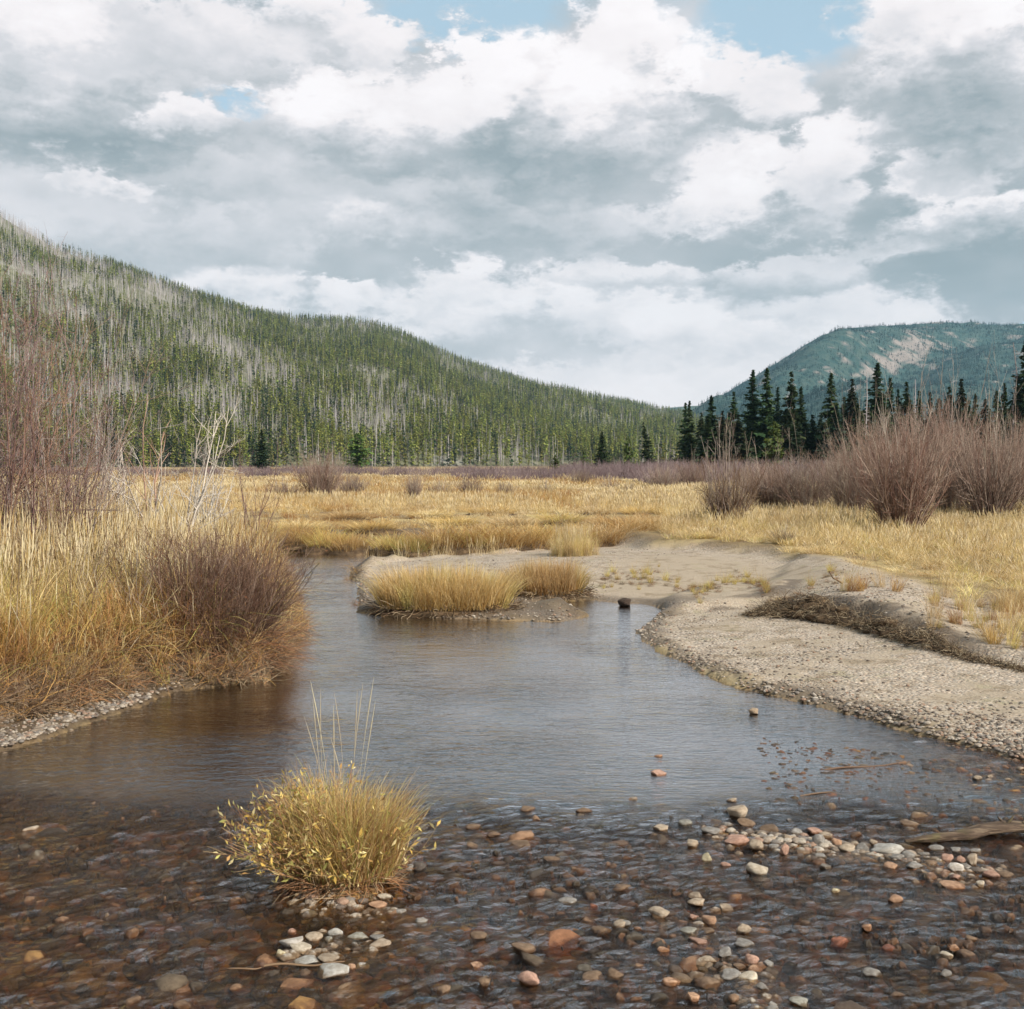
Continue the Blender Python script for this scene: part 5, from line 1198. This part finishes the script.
def debris():
    gg = np.random.default_rng(66)
    base = px_poly([(752, 612), (790, 614), (830, 620), (880, 633), (930, 648), (980, 660), (1024, 668), (1120, 684)], .18)
    amp = [.3, .95, 1.2, .9, .5, .12, .02, .01]
    e = empty('bank_debris', (base[3][0], base[3][1] + .3, .2)); tag(e, 'dark matted roots and dead stems along the cut edge of the gravel bar', 'debris bank')
    o0 = np.array(e.location)
    s = Soup(); n = 9000; t = gg.uniform(0, len(base) - 1.001, n); i = t.astype(int); f = (t - i)[:, None]; B = np.array(base)
    c = B[i] * (1 - f) + B[i + 1] * f; am = np.interp(t, range(len(amp)), amp); off = gg.uniform(-.08, .62, n) * (.25 + .75 * am)
    x = c[:, 0] + gg.normal(0, .05, n) - off * .15; y = c[:, 1] + off
    z = ground(x, y) + gg.uniform(-.01, .10, n) * am
    d = unit(np.c_[gg.normal(.1, .8, n), gg.normal(-.5, .6, n), gg.normal(.05, .35, n)])
    p = stempaths(np.c_[x, y, z] - o0, d, gg.uniform(.08, .34, n) * (.4 + .6 * am), gg, 5, .50, .12)
    tubes(s, p, np.linspace(1, .4, 5)[None] * gg.uniform(.0015, .0042, n)[:, None], pal(gg, n, [(.07, .045, .03), (.13, .085, .05), (.05, .035, .025), (.20, .14, .085), (.34, .27, .18)], .25), 3)
    obj('stems', s.mesh('stems', [M_twig]), e)
    s = Soup()
    for k in range(130):
        t = gg.uniform(0, len(base) - 1.001); i = int(t); f = t - i; c = B[i] * (1 - f) + B[i + 1] * f; am = np.interp(t, range(len(amp)), amp); off = gg.uniform(-.05, .55) * am
        x, y = c[0], c[1] + off; z = gz(x, y); r = gg.uniform(.05, .15) * am
        me = ST[int(gg.integers(0, 8))]; V = np.zeros(len(me.vertices) * 3, np.float32); me.vertices.foreach_get('co', V); V = V.reshape(-1, 3)
        Fc = np.zeros(len(me.polygons) * 3, np.int32); me.polygons.foreach_get('vertices', Fc) if False else None
        fa = np.array([list(q.vertices) for q in me.polygons]); s.add(V * [r * 1.5, r, r * .7] + np.array([x, y, z]) - o0, fa, np.array([.06, .04, .03]))
    obj('clods', s.mesh('clods', [M_earth], True), e)
debris()
# sprigs growing on the upper bar and beside the debris
N = 900; px = ge.uniform(840, 1250, N); py = ge.uniform(590, 660, N); x, y = P(px, py, .42); z, dw, bar, dt, ds, rif = ground(x, y, True)
k = (dt < -.15) & (bar > .4) & (ge.uniform(0, 1, N) < np.clip(.16 + .9 * fbm(x * 1.2, y * 1.2, 3) + .4 * sstep(900, 1024, px), 0, 1))
scatter('bar_sprigs', x[k], y[k], z[k], ge.uniform(0, 6.28, k.sum()), ge.uniform(.18, .48, k.sum()), T_edge + T_tall[:2], 'sparse dry sprigs on top of the gravel bar', tilt=ge.normal(0, .2, (k.sum(), 2)))
N = 260; c = [(728, 573), (605, 575), (640, 573), (700, 595), (770, 600), (760, 592), (690, 600), (750, 606), (820, 590)]
px = np.array([c[i][0] for i in ge.integers(0, len(c), N)]) + ge.normal(0, 12, N); py = np.interp(px, [590, 660, 700, 740, 780, 830], [575, 572, 590, 575, 600, 590]) + ge.normal(0, 3, N); x, y = P(px, py, .25)
scatter('bar_scrub', x, y, ground(x, y), ge.uniform(0, 6.28, N), ge.uniform(.12, .32, N), TAN + T_edge[2:3], 'flat greenish brown scrub and litter on the sand')
# reeds in the back channel
N = 90; px = ge.uniform(360, 520, N); py = ge.uniform(551, 560, N); x, y = P(px, py, 0.0)
rs = [tuft(950 + i, 6, .45, 1, .15, .008, STRAW[2:], base=.08, segs=4, heads=3) for i in range(3)]
scatter('channel_reeds', x, y, np.full(N, -.02), ge.uniform(0, 6, N), ge.uniform(.6, 1.1, N), rs, 'thin pale reeds along the back channel')
# brown stones washed over by the riffle
N = 15000; u = ge.uniform(0, 1, N); y = 3.6 + 4.2 * u; x = ge.uniform(-.60, .62, N) * y
z, dw, bar, dt, ds, rif = ground(x, y, True); cl = fbm(x * 1.7 + 3, y * 2.6, 3, .6)
k = (dw < -.1) & (rif > .5) & (ge.uniform(0, 1, N) < np.clip(.12 + 1.5 * cl + .18 * sstep(-.5, .6, x), 0, 1)); x, y = x[k], y[k]; n = len(x); s0 = .010 + .040 * ge.uniform(0, 1, n) ** 3
scatter('riffle_stones', x, y, np.full(n, -.026) + ge.normal(0, .006, n), ge.uniform(0, 6.28, n), np.c_[s0 * 1.3, s0 * .9, .021 + s0 * .2], RB, 'brown stones washed over by the shallow riffle', tilt=ge.normal(0, .12, (n, 2)))

# pebbles lodged on the low ridges that break the surface
pts = []
for (a, b, c, d, sp, n) in ((715, 835, 800, 845, 12, 260), (800, 846, 900, 860, 9, 300), (900, 862, 1010, 876, 10, 300), (695, 920, 745, 975, 14, 170), (745, 975, 760, 1005, 14, 120), (285, 955, 385, 945, 12, 130), (300, 905, 385, 915, 10, 200), (0, 760, 1, 760, 1, 1)):
    u = ge.uniform(0, 1, n); pts.append(np.c_[a + (c - a) * u + ge.normal(0, sp, n), b + (d - b) * u + ge.normal(0, sp * .6, n)])
pts = np.concatenate(pts)[:-1]; x, y = P(pts[:, 0], pts[:, 1], 0); z = ground(x, y); n = len(x); s0 = .012 + .026 * ge.uniform(0, 1, n) ** 2
scatter('ridge_pebbles', x, y, np.maximum(z, -.02) + s0 * .2, ge.uniform(0, 6.28, n), np.c_[s0 * 1.2, s0, s0 * .7], PB, 'small pebbles packed between the stones that break the surface')

# ------------------------------------------------------------------ the air: far things fade towards blue
def haze():
    x0, x1, y0, y1, z0, z1 = -5000, 6200, -60, 4900, -60, 720
    V = [(x, y, z) for x in (x0, x1) for y in (y0, y1) for z in (z0, z1)]
    f = np.array([[0, 1, 3, 2], [4, 6, 7, 5], [0, 4, 5, 1], [2, 3, 7, 6], [0, 2, 6, 4], [1, 5, 7, 3]])
    m = bpy.data.materials.new('haze'); m.use_nodes = True; t = NT(m.node_tree); t.n.clear()
    v = t.new('ShaderNodeVolumePrincipled'); t.put(v, 'Color', (.45, .78, 1.0, 1)); t.put(v, 'Density', .00006); t.put(v, 'Anisotropy', 0.0)
    o = t.new('ShaderNodeOutputMaterial'); t.l.new(v.outputs[0], o.inputs['Volume'])
    tag(obj('haze', mesh('haze', V, [f], m)), 'thin blue mountain air', kind='stuff')
haze()
